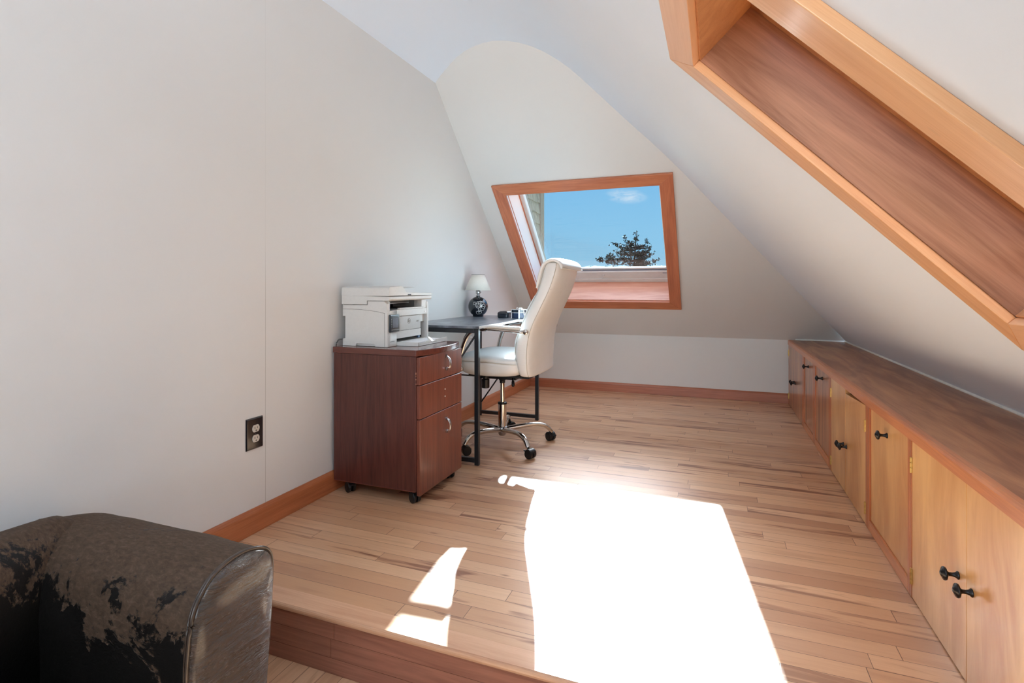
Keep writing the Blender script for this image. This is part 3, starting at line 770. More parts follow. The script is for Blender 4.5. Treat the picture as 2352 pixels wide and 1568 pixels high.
for (x, y) in ((cx0 + 0.06, cy0 + 0.035), (cx1 - 0.035, cy0 + 0.035), (cx0 + 0.06, cy1 - 0.05), (cx1 - 0.035, cy1 - 0.05)):
    caster(FC, x, y, 0.057, 0.024, ang=-0.5, w=0.030)

# ================================================================== PRINTER
PR = thing('printer', 'off white all in one laser printer on top of the file cabinet', 'printer', (-1.53, 2.27, 0.6795))
px0, px1, py0, py1, pz = -1.652, -1.402, 2.078, 2.452, 0.6795
bm = bmesh.new()
# lower side shells (profile in x-z with the rear notch and the foot cut-outs), left and right
side = [(px0 + 0.014, pz + 0.034), (px0 + 0.014, pz + 0.140), (px0, pz + 0.140), (px0, 0.874), (-1.512, 0.874), (-1.512, 0.892), (px1 - 0.02, 0.892), (px1 - 0.004, 0.880), (px1, 0.846), (px1, pz),
        (-1.470, pz), (-1.474, pz + 0.012), (-1.574, pz + 0.012), (-1.578, pz), (px0, pz), (px0, pz + 0.034)]
prism(bm, side, 'y', py0, py0 + 0.016); prism(bm, side, 'y', py1 - 0.016, py1)
box(bm, (px0 + 0.014, py0 + 0.016, pz + 0.006), (px0 + 0.03, py1 - 0.016, 0.87))
box(bm, (px0 + 0.03, py0 + 0.016, pz + 0.012), (px1 - 0.01, py1 - 0.016, pz + 0.016))
# front column left, lower left front, right column, front header
box(bm, (px1 - 0.02, py0 + 0.016, pz), (px1 - 0.0005, py0 + 0.078, 0.846))
box(bm, (px1 - 0.02, py1 - 0.078, pz + 0.10), (px1 - 0.016, py1 - 0.016, 0.846))
box(bm, (px1 - 0.02, py0 + 0.078, 0.818), (px1 - 0.0005, py1 - 0.016, 0.846))
box(bm, (px1 - 0.055, py0 + 0.078, 0.840), (px1 - 0.001, py1 - 0.016, 0.850))
box(bm, (px1 - 0.075, py0 + 0.016, 0.846), (px1 - 0.004, py0 + 0.026, 0.892))
box(bm, (px0 + 0.03, py0 + 0.010, pz + 0.001), (px1 - 0.03, py0 + 0.016, pz + 0.03))
build('housing', bm, M['printer'], PR, bevel=0.0022)
# seam line on the side (thin groove strip)
bm = bmesh.new()
sl_ = [(px0 + 0.002, 0.853), (-1.60, 0.853), (-1.55, 0.852), (-1.50, 0.848), (-1.45, 0.842), (-1.415, 0.835)]
for a, b_ in zip(sl_, sl_[1:]): bar(bm, (a[0], py0 - 0.0002, a[1]), (b_[0], py0 - 0.0002, b_[1]), 0.001, 0.0013)
for a, b_ in (((px0 + 0.008, 0.8735), (-1.512, 0.8735)), ((-1.512, 0.8735), (-1.512, 0.892)), ((-1.512, 0.892), (px1 - 0.02, 0.892))): bar(bm, (a[0], py0 - 0.0002, a[1]), (b_[0], py0 - 0.0002, b_[1]), 0.001, 0.0018)
bar(bm, (-1.418, py0 - 0.0002, pz + 0.002), (-1.418, py0 - 0.0002, 0.836), 0.001, 0.001)
build('seam', bm, M['cord'], PR)
# front door panel (recessed) with logo
bm = B(((px1 - 0.016, py0 + 0.088, 0.748), (px1 - 0.008, py1 - 0.066, 0.816)))
FP = build('front_panel', bm, M['printer2'], PR, bevel=0.0012)
lc = Vector((px1 - 0.0078, 2.275, 0.790))
bm = bmesh.new()
ring = [lc + Vector((0, 0.0125 * math.cos(a), 0.0125 * math.sin(a))) for a in [2 * PI * k / 28 for k in range(28)]]
sweep(bm, ring, 0.0008, closed=True, seg=6)
# slanted lower-case h and p inside the ring
for a, b_ in (((-0.0035, 0.0085), (-0.0075, -0.0055)), ((-0.0055, 0.0015), (-0.002, 0.0020)), ((-0.002, 0.0020), (-0.004, -0.0055)), ((0.0035, 0.0025), (-0.0002, -0.0100)), ((0.0035, 0.0025), (0.0072, 0.0022)), ((0.0072, 0.0022), (0.0055, -0.0045)), ((0.0055, -0.0045), (0.0018, -0.0045))):
    bar(bm, lc + Vector((0.0003, a[0], a[1])), lc + Vector((0.0003, b_[0], b_[1])), 0.0012, 0.0012)
build('logo', bm, M['alum'], FP)
bm = bmesh.new()
for k in range(2):
    for q, (yy_, zz_) in enumerate(((2.350 + 0, 0.790), (2.358, 0.790), (2.350, 0.784), (2.358, 0.784))): pass
for a in range(4): box(bm, (px1 - 0.0078, 2.345 + a * 0.006, 0.782), (px1 - 0.0074, 2.348 + a * 0.006, 0.788 + (a % 2) * 0.003))
build('model_text', bm, M['alum'], FP)
bm = B(((px1 - 0.010, py0 + 0.078, 0.712), (px1 - 0.006, py1 - 0.066, 0.747))); build('lower_flap', bm, M['printer'], PR, bevel=0.001)
bm = B(((px1 - 0.10, py0 + 0.088, pz + 0.018), (px1 - 0.098, py1 - 0.03, 0.745)), ((px1 - 0.098, py1 - 0.024, pz + 0.018), (px1 - 0.03, py1 - 0.0225, 0.745))); build('inner_bay', bm, M['darkgrey'], PR)
bm = B(((px1 - 0.024, py1 - 0.078, 0.700), (px1 - 0.014, py1 - 0.064, 0.722))); build('paper_guide', bm, plain('blue guide', (70, 100, 140), 0.4), PR)
# control panel
bm = B(((px1 + 0.0, 2.068 + 0.018, 0.747), (px1 + 0.010, 2.068 + 0.096, 0.829))); CP = build('control_panel', bm, M['panelb'], PR, bevel=0.004, segs=3)
bm = B(((px1 + 0.0095, 2.106, 0.767), (px1 + 0.0105, 2.150, 0.812))); build('touch_screen', bm, M['screen'], CP)
bm = bmesh.new()
for z in (0.772, 0.782, 0.794, 0.806): box(bm, (px1 + 0.0098, 2.0955, z), (px1 + 0.0105, 2.0985, z + 0.003))
box(bm, (px1 + 0.0098, 2.096, 0.7575), (px1 + 0.0105, 2.158, 0.7590)); build('button', bm, M['nickel'], CP)
bm = B(((px1 - 0.0008, 2.100, 0.702), (px1 + 0.0004, 2.135, 0.7035))); build('embossed_line', bm, M['cord'], PR)
bm = B(((px1 - 0.001, py1 - 0.040, 0.829), (px1 + 0.001, py1 - 0.024, 0.834))); build('power_button', bm, M['ribbon'], PR)
# output bay
bm = B(((px0 + 0.04, py0 + 0.026, 0.850), (px1 - 0.03, py1 - 0.02, 0.853)), ((px0 + 0.04, py0 + 0.02, 0.853), (px0 + 0.044, py1 - 0.02, 0.905)), ((px0 + 0.05, py0 + 0.020, 0.856), (px1 - 0.075, py0 + 0.024, 0.900)))
build('output_bay', bm, M['darkgrey'], PR)
bm = bmesh.new(); hexa(bm, [(px1 - 0.12, 2.12, 0.869), (px1 - 0.03, 2.14, 0.878), (px1 - 0.03, 2.26, 0.880), (px1 - 0.12, 2.26, 0.871), (px1 - 0.12, 2.12, 0.870), (px1 - 0.03, 2.14, 0.879), (px1 - 0.03, 2.26, 0.881), (px1 - 0.12, 2.26, 0.872)])
build('output_flap', bm, M['paper'], PR)
bm = B(((px1 - 0.05, py1 - 0.060, 0.846), (px1 - 0.006, py1 - 0.016, 0.892))); build('right_post', bm, M['printer'], PR, bevel=0.001)
bm = B(((px1 - 0.012, py0 + 0.10, 0.850), (px1 + 0.001, py1 - 0.05, 0.8575))); build('output_lip', bm, M['printer'], PR, bevel=0.001)
# scanner slab and feeder lid
bm = bmesh.new()
prism(bm, [(px0 - 0.004, 0.8755), (px0 - 0.004, 0.918), (px1 + 0.012, 0.913), (px1 + 0.014, 0.900), (px1 + 0.008, 0.8935), (-1.5125, 0.8935), (-1.5125, 0.8755)], 'y', py0 - 0.003, py1 + 0.012)
build('scanner', bm, M['printer'], PR, bevel=0.002)
bm = bmesh.new()
lid = [(py0 - 0.004, 0.9155), (py0 - 0.004, 0.953), (py0 + 0.004, 0.957), (py0 + 0.06, 0.9605), (py0 + 0.100, 0.962), (py0 + 0.112, 0.960), (py0 + 0.122, 0.950), (py0 + 0.132, 0.938), (py0 + 0.145, 0.932),
       (py0 + 0.20, 0.931), (py0 + 0.25, 0.929), (py1 + 0.013, 0.927), (py1 + 0.013, 0.9155)]
prism(bm, lid, 'x', px0 - 0.004, px1 + 0.012)
LD = build('lid', bm, M['printer'], PR, bevel=0.0015)
bm = bmesh.new(); hexa(bm, [(px0 + 0.03, py0 + 0.125, 0.948), (px1 - 0.05, py0 + 0.125, 0.944), (px1 - 0.06, py1 - 0.04, 0.952), (px0 + 0.03, py1 - 0.04, 0.960), (px0 + 0.03, py0 + 0.125, 0.951), (px1 - 0.05, py0 + 0.125, 0.947), (px1 - 0.06, py1 - 0.04, 0.955), (px0 + 0.03, py1 - 0.04, 0.963)])
build('feeder_tray', bm, M['printer'], LD)
bm = B(((px1 + 0.0115, 2.232, 0.917), (px1 + 0.0125, 2.262, 0.923))); build('lid_notch', bm, M['darkgrey'], LD)
# bottom paper tray sticking out
bm = bmesh.new()
ty0, ty1, tx1 = 2.160, 2.450, -1.292
prism(bm, [(px1 - 0.03, ty0), (-1.345, ty0 - 0.004), (tx1, ty0 + 0.004), (tx1, ty1), (px1 - 0.03, ty1)], 'z', 0.6800, 0.6840)
prism(bm, [(px1 - 0.02, ty0), (-1.345, ty0 - 0.004), (tx1, ty0 + 0.004), (tx1, ty0 + 0.010), (-1.345, ty0 + 0.003), (px1 - 0.02, ty0 + 0.007)], 'z', 0.684, 0.698)
box(bm, (tx1 - 0.006, ty0 + 0.008, 0.684), (tx1, 2.295, 0.694)); box(bm, (tx1 - 0.006, 2.340, 0.684), (tx1, ty1, 0.699))
box(bm, (-1.325, 2.285, 0.684), (-1.300, 2.350, 0.692))
TR = build('paper_tray', bm, M['printer'], PR, bevel=0.0008)
bm = bmesh.new(); hexa(bm, [(-1.318, 2.302, 0.690), (-1.298, 2.302, 0.690), (-1.298, 2.330, 0.690), (-1.318, 2.330, 0.690), (-1.330, 2.310, 0.712), (-1.324, 2.310, 0.712), (-1.324, 2.324, 0.712), (-1.330, 2.324, 0.712)])
build('paper_stop', bm, M['printer'], TR, bevel=0.001)
bm = B(((px1 - 0.09, ty0 + 0.010, 0.6845), (-1.318, ty1 - 0.012, 0.6935))); build('paper_sheets', bm, M['paper'], TR)
# power cord behind the printer
bm = bmesh.new(); sweep(bm, catmull([(-1.645, 2.070, 0.712), (-1.660, 2.064, 0.709), (-1.668, 2.060, 0.698), (-1.6735, 2.056, 0.66), (-1.6735, 2.050, 0.40), (-1.6725, 2.10, 0.26), (-1.671, 2.20, 0.15), (-1.6715, 2.25, 0.110)], 7), 0.0032, seg=8)
tag(build('power_cord', bm, M['cord'], loc=(-1.6725, 2.066, 0.40), smooth=True), 'thin grey power cord behind the printer, running down by the left wall', 'cord')

# ================================================================== DESK
DK = thing('desk', 'narrow desk with slate grey top and black square tube legs against the left wall', 'desk', (-1.43, 3.12, 0.0))
dx0, dx1, dy0, dy1 = -1.672, -1.180, 2.594, 3.652
bm = B(((dx0, dy0, 0.7335), (dx1 + 0.004, dy1, 0.7465))); TP = build('desk_top', bm, M['slate'], DK, bevel=0.001)
bm = B(((dx1 + 0.0042, dy0 + 0.001, 0.734), (dx1 + 0.0056, dy1 - 0.001, 0.7460))); build('edge_band', bm, M['deskedge'], TP)
tb = 0.024
for nm, yc in (('near', 2.607), ('far', 3.640)):
    for x in (dx0 + 0.03, dx1 - 0.012):
        bm = B(((x - tb / 2, yc - tb / 2, 0.0), (x + tb / 2, yc + tb / 2, 0.733))); build('leg', bm, M['blackm'], DK, bevel=0.002)
    bm = B(((dx0 + 0.03 + tb / 2, yc - tb / 2 + 0.001, 0.014), (dx1 - 0.012 - tb / 2, yc + tb / 2 - 0.001, 0.038))); build('foot_rail', bm, M['blackm'], DK, bevel=0.002)
    bm = B(((dx0 + 0.03 + tb / 2, yc - tb / 2 + 0.001, 0.709), (dx1 - 0.012 - tb / 2, yc + tb / 2 - 0.001, 0.733))); build('top_rail', bm, M['blackm'], DK, bevel=0.002)
    bm = bmesh.new(); rod(bm, (dx1 - 0.02, yc + 0.002, 0.700), (dx0 + 0.042, yc + 0.002, 0.100), 0.0055); build('brace', bm, M['blackm'], DK, smooth=True)
bm = B(((dx0 + 0.018, 2.62, 0.709), (dx0 + 0.042, 3.628, 0.733))); build('long_rail', bm, M['blackm'], DK)

# ================================================================== LAMP
lx, ly, lz = -1.580, 3.470, 0.7465
LM = thing('table_lamp', 'small table lamp with white cone shade and round dark floral ceramic base', 'lamp', (lx, ly, lz))
bm = bmesh.new(); R = 0.071; zc = 0.072
prof = [(0, 0), (0.036, 0), (0.040, 0.004)] + [(R * math.cos(a), zc + R * math.sin(a)) for a in [math.radians(q) for q in range(-58, 80, 7)]] + [(0.013, 0.143), (0.013, 0.146), (0, 0.146)]
lathe(bm, prof, (lx, ly, lz), seg=40); BS = build('base', bm, M['ceramic'], LM, smooth=True)
bm = bmesh.new(); lathe(bm, [(0, 0.146), (0.015, 0.146), (0.016, 0.149), (0.010, 0.153), (0.010, 0.158), (0.014, 0.161), (0.016, 0.165), (0.016, 0.184), (0.014, 0.188), (0, 0.188)], (lx, ly, lz), seg=24)
build('socket', bm, M['nickel'], LM, smooth=True)
bm = bmesh.new(); rod(bm, (lx + 0.014, ly - 0.008, lz + 0.176), (lx + 0.030, ly - 0.016, lz + 0.174), 0.0028); build('switch', bm, M['nickel'], LM)
bm = bmesh.new(); rod(bm, (lx, ly, lz + 0.188), (lx, ly, lz + 0.215), 0.013); lathe(bm, [(0.013, 0.215), (0.022, 0.235), (0.024, 0.250), (0.018, 0.268), (0, 0.276)], (lx, ly, lz), seg=18)
build('bulb', bm, M['ribbon'], LM, smooth=True)
bm = bmesh.new()
rings = [[(lx + r * math.cos(2 * PI * i / 40), ly + r * math.sin(2 * PI * i / 40), z) for i in range(40)] for r, z in ((0.0935, 0.187 + lz), (0.046, 0.299 + lz), (0.0445, 0.299 + lz), (0.092, 0.187 + lz))]
loft(bm, rings + [rings[0]], cap=False); SH = build('shade', bm, M['shade'], LM, smooth=False)
for p in SH.data.polygons: p.use_smooth = True
bm = bmesh.new(); sweep(bm, [(lx + 0.0465 * math.cos(2 * PI * i / 30), ly + 0.0465 * math.sin(2 * PI * i / 30), lz + 0.299) for i in range(30)], 0.0016, closed=True, seg=6); build('shade_rim', bm, M['cord'], SH)
# leaf drawing on the base: thin white raised lines
bm = bmesh.new(); sc_ = Vector((lx, ly, lz + zc)); fwd = (Vector((0, 0, CAM_H)) - sc_); fwd.z = 0; fwd.normalize(); sdv = Vector((-fwd.y, fwd.x, 0))
def onball(a, e): return sc_ + (fwd * math.cos(a) * math.cos(e) + sdv * math.sin(a) * math.cos(e) + Vector((0, 0, 1)) * math.sin(e)) * (R + 0.0004)
def leaf(a0, e0, a1, e1, wdt):
    pts = []
    for s_ in (1, -1):
        rngk = range(0, 9) if s_ == 1 else range(8, -1, -1)
        for k in rngk:
            t = k / 8; w_ = wdt * math.sin(PI * t) * s_
            pts.append(onball(a0 + (a1 - a0) * t - (e1 - e0) * w_ * 2, e0 + (e1 - e0) * t + (a1 - a0) * w_ * 2))
    sweep(bm, pts, 0.0009, seg=5)
for a in ((0.30, 0.05, 0.30, 0.62, .25), (0.30, 0.05, 0.72, 0.45, .28), (0.30, 0.05, -0.12, 0.50, .28), (0.30, 0.02, 0.80, 0.05, .22), (0.30, 0.0, -0.30, 0.26, .2), (0.30, 0.0, 0.62, -0.35, .25), (0.1, -0.55, -0.20, -0.75, .3), (0.1, -0.55, 0.45, -0.66, .3), (0.1, -0.55, 0.15, -0.30, .25), (-0.3, 0.26, -0.52, 0.42, .3)):
    leaf(*a)
sweep(bm, [onball(0.30 - 0.28 * math.sin(t * PI), 0.05 - 0.6 * t) for t in [k / 10 for k in range(11)]], 0.0009, seg=5)
build('leaf_drawing', bm, M['ribbon'], BS)

# ================================================================== BOXES ON DESK
c = (-1.350, 3.405, 0.7465)
CS = thing('jewelry_case', 'small dark blue case with pillowed lid lying beside the ribboned gift box', 'case', c)
bm = bmesh.new()
def rr_ring(cx_, cy_, rx, ry, z, e=5): return [(p[0], p[1], z) for p in superell(cx_, cy_, rx, ry, e, 36)]
loft(bm, [rr_ring(c[0], c[1], 0.037, 0.040, c[2]), rr_ring(c[0], c[1], 0.041, 0.044, c[2] + 0.006), rr_ring(c[0], c[1], 0.0415, 0.0445, c[2] + 0.024)]); build('case_bottom', bm, M['bluegl2'], CS, smooth=False)
bm = bmesh.new(); loft(bm, [rr_ring(c[0], c[1], 0.0415, 0.0445, c[2] + 0.0248), rr_ring(c[0], c[1], 0.0415, 0.0445, c[2] + 0.031), rr_ring(c[0], c[1], 0.037, 0.040, c[2] + 0.040), rr_ring(c[0], c[1], 0.026, 0.028, c[2] + 0.045), rr_ring(c[0], c[1], 0.004, 0.004, c[2] + 0.047)]); build('case_lid', bm, M['bluegl2'], CS, smooth=True)
c = (-1.236, 3.382, 0.7465)
GB = thing('gift_box', 'octagonal dark blue gift box tied with white ribbon and bow', 'box', c)
def octa(r, z, ph=PI / 8): return [(c[0] + r * math.cos(2 * PI * k / 8 + ph), c[1] + r * math.sin(2 * PI * k / 8 + ph), z) for k in range(8)]
bm = bmesh.new(); loft(bm, [octa(0.0495, c[2]), octa(0.0495, c[2] + 0.036)]); build('box_body', bm, M['blueglass'], GB, bevel=0.0006)
bm = bmesh.new(); loft(bm, [octa(0.0515, c[2] + 0.0365), octa(0.0515, c[2] + 0.058)]); build('box_lid', bm, M['bluegl2'], GB, bevel=0.0006)
bm = bmesh.new()
for a in (0.35, 0.35 + PI / 2):
    d = Vector((math.cos(a), math.sin(a), 0)); s_ = Vector((-d.y, d.x, 0)); cc = Vector(c)
    for sg in (1, -1):
        rim = 0.0495 / 1.02
        bar(bm, cc + d * sg * 0.0505 + Vector((0, 0, 0.0005)), cc + d * sg * 0.0505 + Vector((0, 0, 0.037)), 0.0095, 0.0095) if False else None
        hexa(bm, [cc + d * sg * 0.044 - s_ * 0.0045, cc + d * sg * 0.0525 - s_ * 0.0045, cc + d * sg * 0.0525 + s_ * 0.0045, cc + d * sg * 0.044 + s_ * 0.0045] +
             [p + Vector((0, 0, 0.0595)) for p in (cc + d * sg * 0.044 - s_ * 0.0045, cc + d * sg * 0.0525 - s_ * 0.0045, cc + d * sg * 0.0525 + s_ * 0.0045, cc + d * sg * 0.044 + s_ * 0.0045)])
    bar(bm, cc - d * 0.0525 + Vector((0, 0, 0.0588)), cc + d * 0.0525 + Vector((0, 0, 0.0588)), 0.009, 0.0014)
lr = octa(0.0522, c[2] + 0.038)
for a, b_ in zip(lr, lr[1:] + lr[:1]): bar(bm, a, b_, 0.0016, 0.0022)
build('ribbon', bm, M['ribbon'], GB)
bm = bmesh.new()
for k in range(5):
    a = 2 * PI * k / 5 + 0.3; d = Vector((math.cos(a), math.sin(a), 0)); o_ = Vector(c) + Vector((0, 0, 0.060))
    sweep(bm, catmull([o_, o_ + d * 0.010 + Vector((0, 0, 0.010)), o_ + d * 0.022 + Vector((0, 0, 0.009)), o_ + d * 0.018 + Vector((0, 0, 0.002)), o_], 5), 0.0030, 0.0009, 6)
sweep(bm, catmull([Vector(c) + Vector((0, 0, 0.064)), Vector(c) + Vector((0.02, -0.012, 0.066)), Vector(c) + Vector((0.036, -0.022, 0.0600)), Vector(c) + Vector((0.044, -0.028, 0.045)), Vector(c) + Vector((0.047, -0.030, 0.022))], 5), 0.0035, 0.0009, 6)
build('bow', bm, M['ribbon'], GB)

# ================================================================== OFFICE CHAIR
HX, HY = -1.213, 3.022
CH = thing('office_chair', 'high back white leather office chair with chrome arms at the desk', 'chair', (HX, HY, 0.0))
yc = 3.020
# backrest: horizontal sections (z, x_front, x_rear, half width)
bk = [(0.452, -1.000, -0.958, 0.205), (0.462, -1.022, -0.948, 0.236), (0.50, -1.034, -0.950, 0.250), (0.58, -1.052, -0.945, 0.256), (0.66, -1.042, -0.938, 0.256), (0.74, -1.015, -0.918, 0.253),
      (0.81, -0.985, -0.886, 0.248), (0.88, -0.950, -0.852, 0.243), (0.94, -0.922, -0.824, 0.238), (1.00, -0.905, -0.802, 0.232), (1.05, -0.893, -0.788, 0.226), (1.075, -0.884, -0.786, 0.222), (1.090, -0.872, -0.792, 0.212), (1.096, -0.855, -0.803, 0.19)]
def interp(tab, z):
    for a, b_ in zip(tab, tab[1:]):
        if a[0] <= z <= b_[0]:
            t = (z - a[0]) / (b_[0] - a[0]); t2 = t
            return [a[i] + (b_[i] - a[i]) * t2 for i in range(4)]
    return list(tab[-1])
sm_ = catmull([Vector((r[0], r[1], r[2])) for r in bk], 4); smw = catmull([Vector((r[0], r[3], 0)) for r in bk], 4)
bm = bmesh.new(); rings = []
for a, w_ in zip(sm_, smw):
    xf, xr, hw = a.y, a.z, w_.y
    ring = []
    for (px, py) in superell((xf + xr) / 2, yc, (xr - xf) / 2, hw, 4.6, 56):
        # front face slightly hollowed, centre of the back bulged
        t = (py - yc) / hw
        if px > (xf + xr) / 2: px += 0.010 * (1 - t * t)
        else: px += 0.012 * (1 - t * t)
        ring.append((px, py, a.x))
    rings.append(ring)
loft(bm, rings); BK = build('backrest', bm, M['leather'], CH, smooth=True)
# welt seams along the side of the back
for sg in (-1, 1):
    bm = bmesh.new()
    for fx in (0.78,):
        pts = []
        for a, w_ in zip(sm_[3:-3], smw[3:-3]):
            xf, xr, hw = a.y, a.z, w_.y; px = xf + (xr - xf) * fx
            yv = hw * (1 - abs(2 * fx - 1) ** 4.6) ** (1 / 4.6); t = 0.98
            pts.append((px + 0.0006, yc + sg * (yv + 0.0004), a.x))
        sweep(bm, pts, 0.0020, seg=6)
    build('piping', bm, M['piping'], BK, smooth=True); bm = bmesh.new()
    pts = []
    for a, w_ in zip(sm_[3:-3], smw[3:-3]):
        xf, xr, hw = a.y, a.z, w_.y; fx = 0.10; px = xf + (xr - xf) * fx
        yv = hw * (1 - abs(2 * fx - 1) ** 4.6) ** (1 / 4.6)
        pts.append((px, yc + sg * (yv + 0.0006), a.x))
    sweep(bm, pts, 0.0028, seg=6)
    build('piping', bm, M['piping'], BK, smooth=True)
# draped headrest pad
bm = bmesh.new()
path = catmull([(-0.913, 0, 0.950), (-0.903, 0, 1.00), (-0.891, 0, 1.045), (-0.874, 0, 1.080), (-0.848, 0, 1.098), (-0.820, 0, 1.101), (-0.797, 0, 1.092), (-0.783, 0, 1.075), (-0.779, 0, 1.056)], 5)
rings = []
for i, p in enumerate(path):
    t = (path[min(i + 1, len(path) - 1)] - path[max(i - 1, 0)]).normalized(); nrm = Vector((-t.z, 0, t.x))
    th = 0.012 if 2 < i < len(path) - 3 else 0.008
    ring = []
    for (u, w_) in superell(0, 0, 0.236 - 0.006 * (i / len(path)), th, 5, 40):
        sag = 0.004 * (1 - (u / 0.236) ** 2)
        ring.append(p + Vector((0, yc + u, 0)) + nrm * (w_ + 0.003 + sag))
    rings.append(ring)
loft(bm, rings); HR = build('headrest_pad', bm, M['leather'], CH, smooth=True)
bm = bmesh.new()
sweep(bm, [(-0.768, yc + u, 1.062) for u in (-0.225, -0.1, 0, 0.1, 0.225)], 0.0022, seg=6); build('piping', bm, M['piping'], HR, smooth=True)
# front cushion panels of back (horizontal rolls facing the desk)
bm = bmesh.new()
for z0, z1 in ((0.56, 0.73), (0.735, 0.93)):
    rings = []
    for k in range(9):
        t = k / 8; z = z0 + (z1 - z0) * t; r = interp(bk, z); bulge = 0.020 * math.sin(PI * t) ** 0.6
        rings.append([(px, py, z) for (px, py) in superell(r[1] + 0.012, yc, 0.004 + bulge + 0.012, r[3] - 0.045, 4, 36)])
    loft(bm, rings)
build('back_cushion', bm, M['leather'], BK, smooth=True)
# seat shell and cushion
bm = bmesh.new(); rings = []
for z, gx, gy in ((0.444, 0.150, 0.19), (0.449, 0.185, 0.232), (0.460, 0.203, 0.250), (0.485, 0.212, 0.259), (0.515, 0.214, 0.262), (0.530, 0.212, 0.260)):
    rings.append([(px, py, z + 0.014 * ((px + 1.205) / 0.21) ** 2 * (1 if z < 0.47 else 0.15)) for (px, py) in superell(-1.205, yc, gx, gy, 5, 56)])
loft(bm, rings); ST_ = build('seat', bm, M['leather'], CH, smooth=True)
bm = bmesh.new(); rings = []
for z, gx, gy in ((0.526, 0.206, 0.254), (0.534, 0.213, 0.261), (0.545, 0.214, 0.262), (0.557, 0.206, 0.254), (0.566, 0.18, 0.228), (0.571, 0.13, 0.17), (0.572, 0.04, 0.05)):
    rings.append([(px, py, z - 0.012 * max(0, (px + 1.205) / 0.21)) for (px, py) in superell(-1.210, yc, gx, gy, 5, 56)])
loft(bm, rings); SC_ = build('seat_cushion', bm, M['leather'], CH, smooth=True)
bm = bmesh.new(); sweep(bm, [(px, py, 0.5325 - 0.012 * max(0, (px + 1.205) / 0.21)) for (px, py) in superell(-1.2085, yc, 0.2135, 0.2615, 5, 56)], 0.0028, closed=True, seg=6); build('piping', bm, M['piping'], SC_, smooth=True); bm = bmesh.new()
sweep(bm, [(-1.215, yc + u, 0.570 - 0.016 * (u / 0.25) ** 4) for u in [k * 0.05 - 0.25 for k in range(11)]], 0.0012, seg=6)
build('piping', bm, M['piping'], SC_, smooth=True)
# black under plate, mechanism, knob, levers
bm = B(((-1.36, yc - 0.17, 0.436), (-1.05, yc + 0.17, 0.447)), ((-1.33, yc - 0.07, 0.405), (-1.10, yc + 0.07, 0.436)))
box(bm, (-1.04, yc - 0.20, 0.440), (-0.972, yc + 0.20, 0.449)); 
hexa(bm, [(-1.06, yc + 0.06, 0.420), (-0.992, yc + 0.06, 0.438), (-0.992, yc + 0.20, 0.438), (-1.06, yc + 0.20, 0.420), (-1.06, yc + 0.06, 0.447), (-0.960, yc + 0.06, 0.455), (-0.960, yc + 0.20, 0.455), (-1.06, yc + 0.20, 0.447)])
build('tilt_mechanism', bm, M['black'], CH, bevel=0.002)
bm = bmesh.new()
kx, ky = -1.285, 2.93
for r0, z0, z1 in ((0.017, 0.405, 0.436), (0.0245, 0.352, 0.405)):
    lathe(bm, [(0, 0), (r0 * 0.9, 0), (r0, 0.004), (r0, z1 - z0), (0, z1 - z0)], (kx, ky, z0), seg=10)
build('tension_knob', bm, M['black'], CH, bevel=0.001)
bm = bmesh.new(); sweep(bm, [(-1.12, 2.95, 0.432), (-1.083, 2.862, 0.412), (-1.082, 2.861, 0.4118), (-1.068, 2.825, 0.398)], 0.009, seg=10, radii=[0.5, 0.55, 1.0, 1.0]); build('lever', bm, M['black'], CH, smooth=True)
bm = bmesh.new(); rod(bm, (-1.30, 2.93, 0.420), (-1.40, 2.80, 0.445), 0.0045); build('lever', bm, M['black'], CH, smooth=True)
# gas column
bm = bmesh.new(); lathe(bm, [(0, 0.405), (0.026, 0.405), (0.022, 0.392), (0.017, 0.385), (0.017, 0.372), (0, 0.372)], (HX, HY, 0), seg=24); build('column_collar', bm, M['black'], CH, smooth=False, bevel=0.001)
bm = bmesh.new(); lathe(bm, [(0, 0.24), (0.0135, 0.24), (0.0135, 0.374), (0, 0.374)], (HX, HY, 0), seg=24); build('gas_rod', bm, M['chrome'], CH, smooth=False, bevel=0.0005)
bm = bmesh.new(); lathe(bm, [(0, 0.062), (0.021, 0.062), (0.0255, 0.075), (0.0255, 0.245), (0, 0.245)], (HX, HY, 0), seg=28); build('gas_sleeve', bm, M['chrome'], CH, bevel=0.0005)
bm = bmesh.new(); lathe(bm, [(0, 0.243), (0.028, 0.243), (0.029, 0.249), (0.027, 0.254), (0, 0.254)], (HX, HY, 0), seg=24); build('sleeve_ring', bm, M['black'], CH, smooth=True)
bm = bmesh.new(); lathe(bm, [(0, 0.052), (0.018, 0.052), (0.022, 0.058), (0.030, 0.072), (0.030, 0.100), (0.026, 0.108), (0, 0.108)], (HX, HY, 0), seg=24); build('hub', bm, M['nickel'], CH, smooth=True)
for k in range(5):
    a = math.radians(-40.5 + 72 * k); d = Vector((math.cos(a), math.sin(a), 0)); H = Vector((HX, HY, 0)); Lr = 0.318
    pts = catmull([H + d * 0.02 + Vector((0, 0, 0.088)), H + d * 0.10 + Vector((0, 0, 0.100)), H + d * 0.19 + Vector((0, 0, 0.108)), H + d * 0.255 + Vector((0, 0, 0.102)), H + d * (Lr - 0.026) + Vector((0, 0, 0.080)), H + d * (Lr - 0.006) + Vector((0, 0, 0.056))], 6)
    bm = bmesh.new(); sweep(bm, pts, 0.0175, 0.0145, 16, radii=[1.1 - 0.32 * i / len(pts) for i in range(len(pts))]); LG = build('base_leg', bm, M['chrome'], CH, smooth=True)
    e = H + d * (Lr)
    caster(LG, e.x - d.x * 0.004, e.y - d.y * 0.004, 0.056, 0.026, ang=[-0.35, 2.6, 1.0, 2.0, 0.7][k], w=0.040)
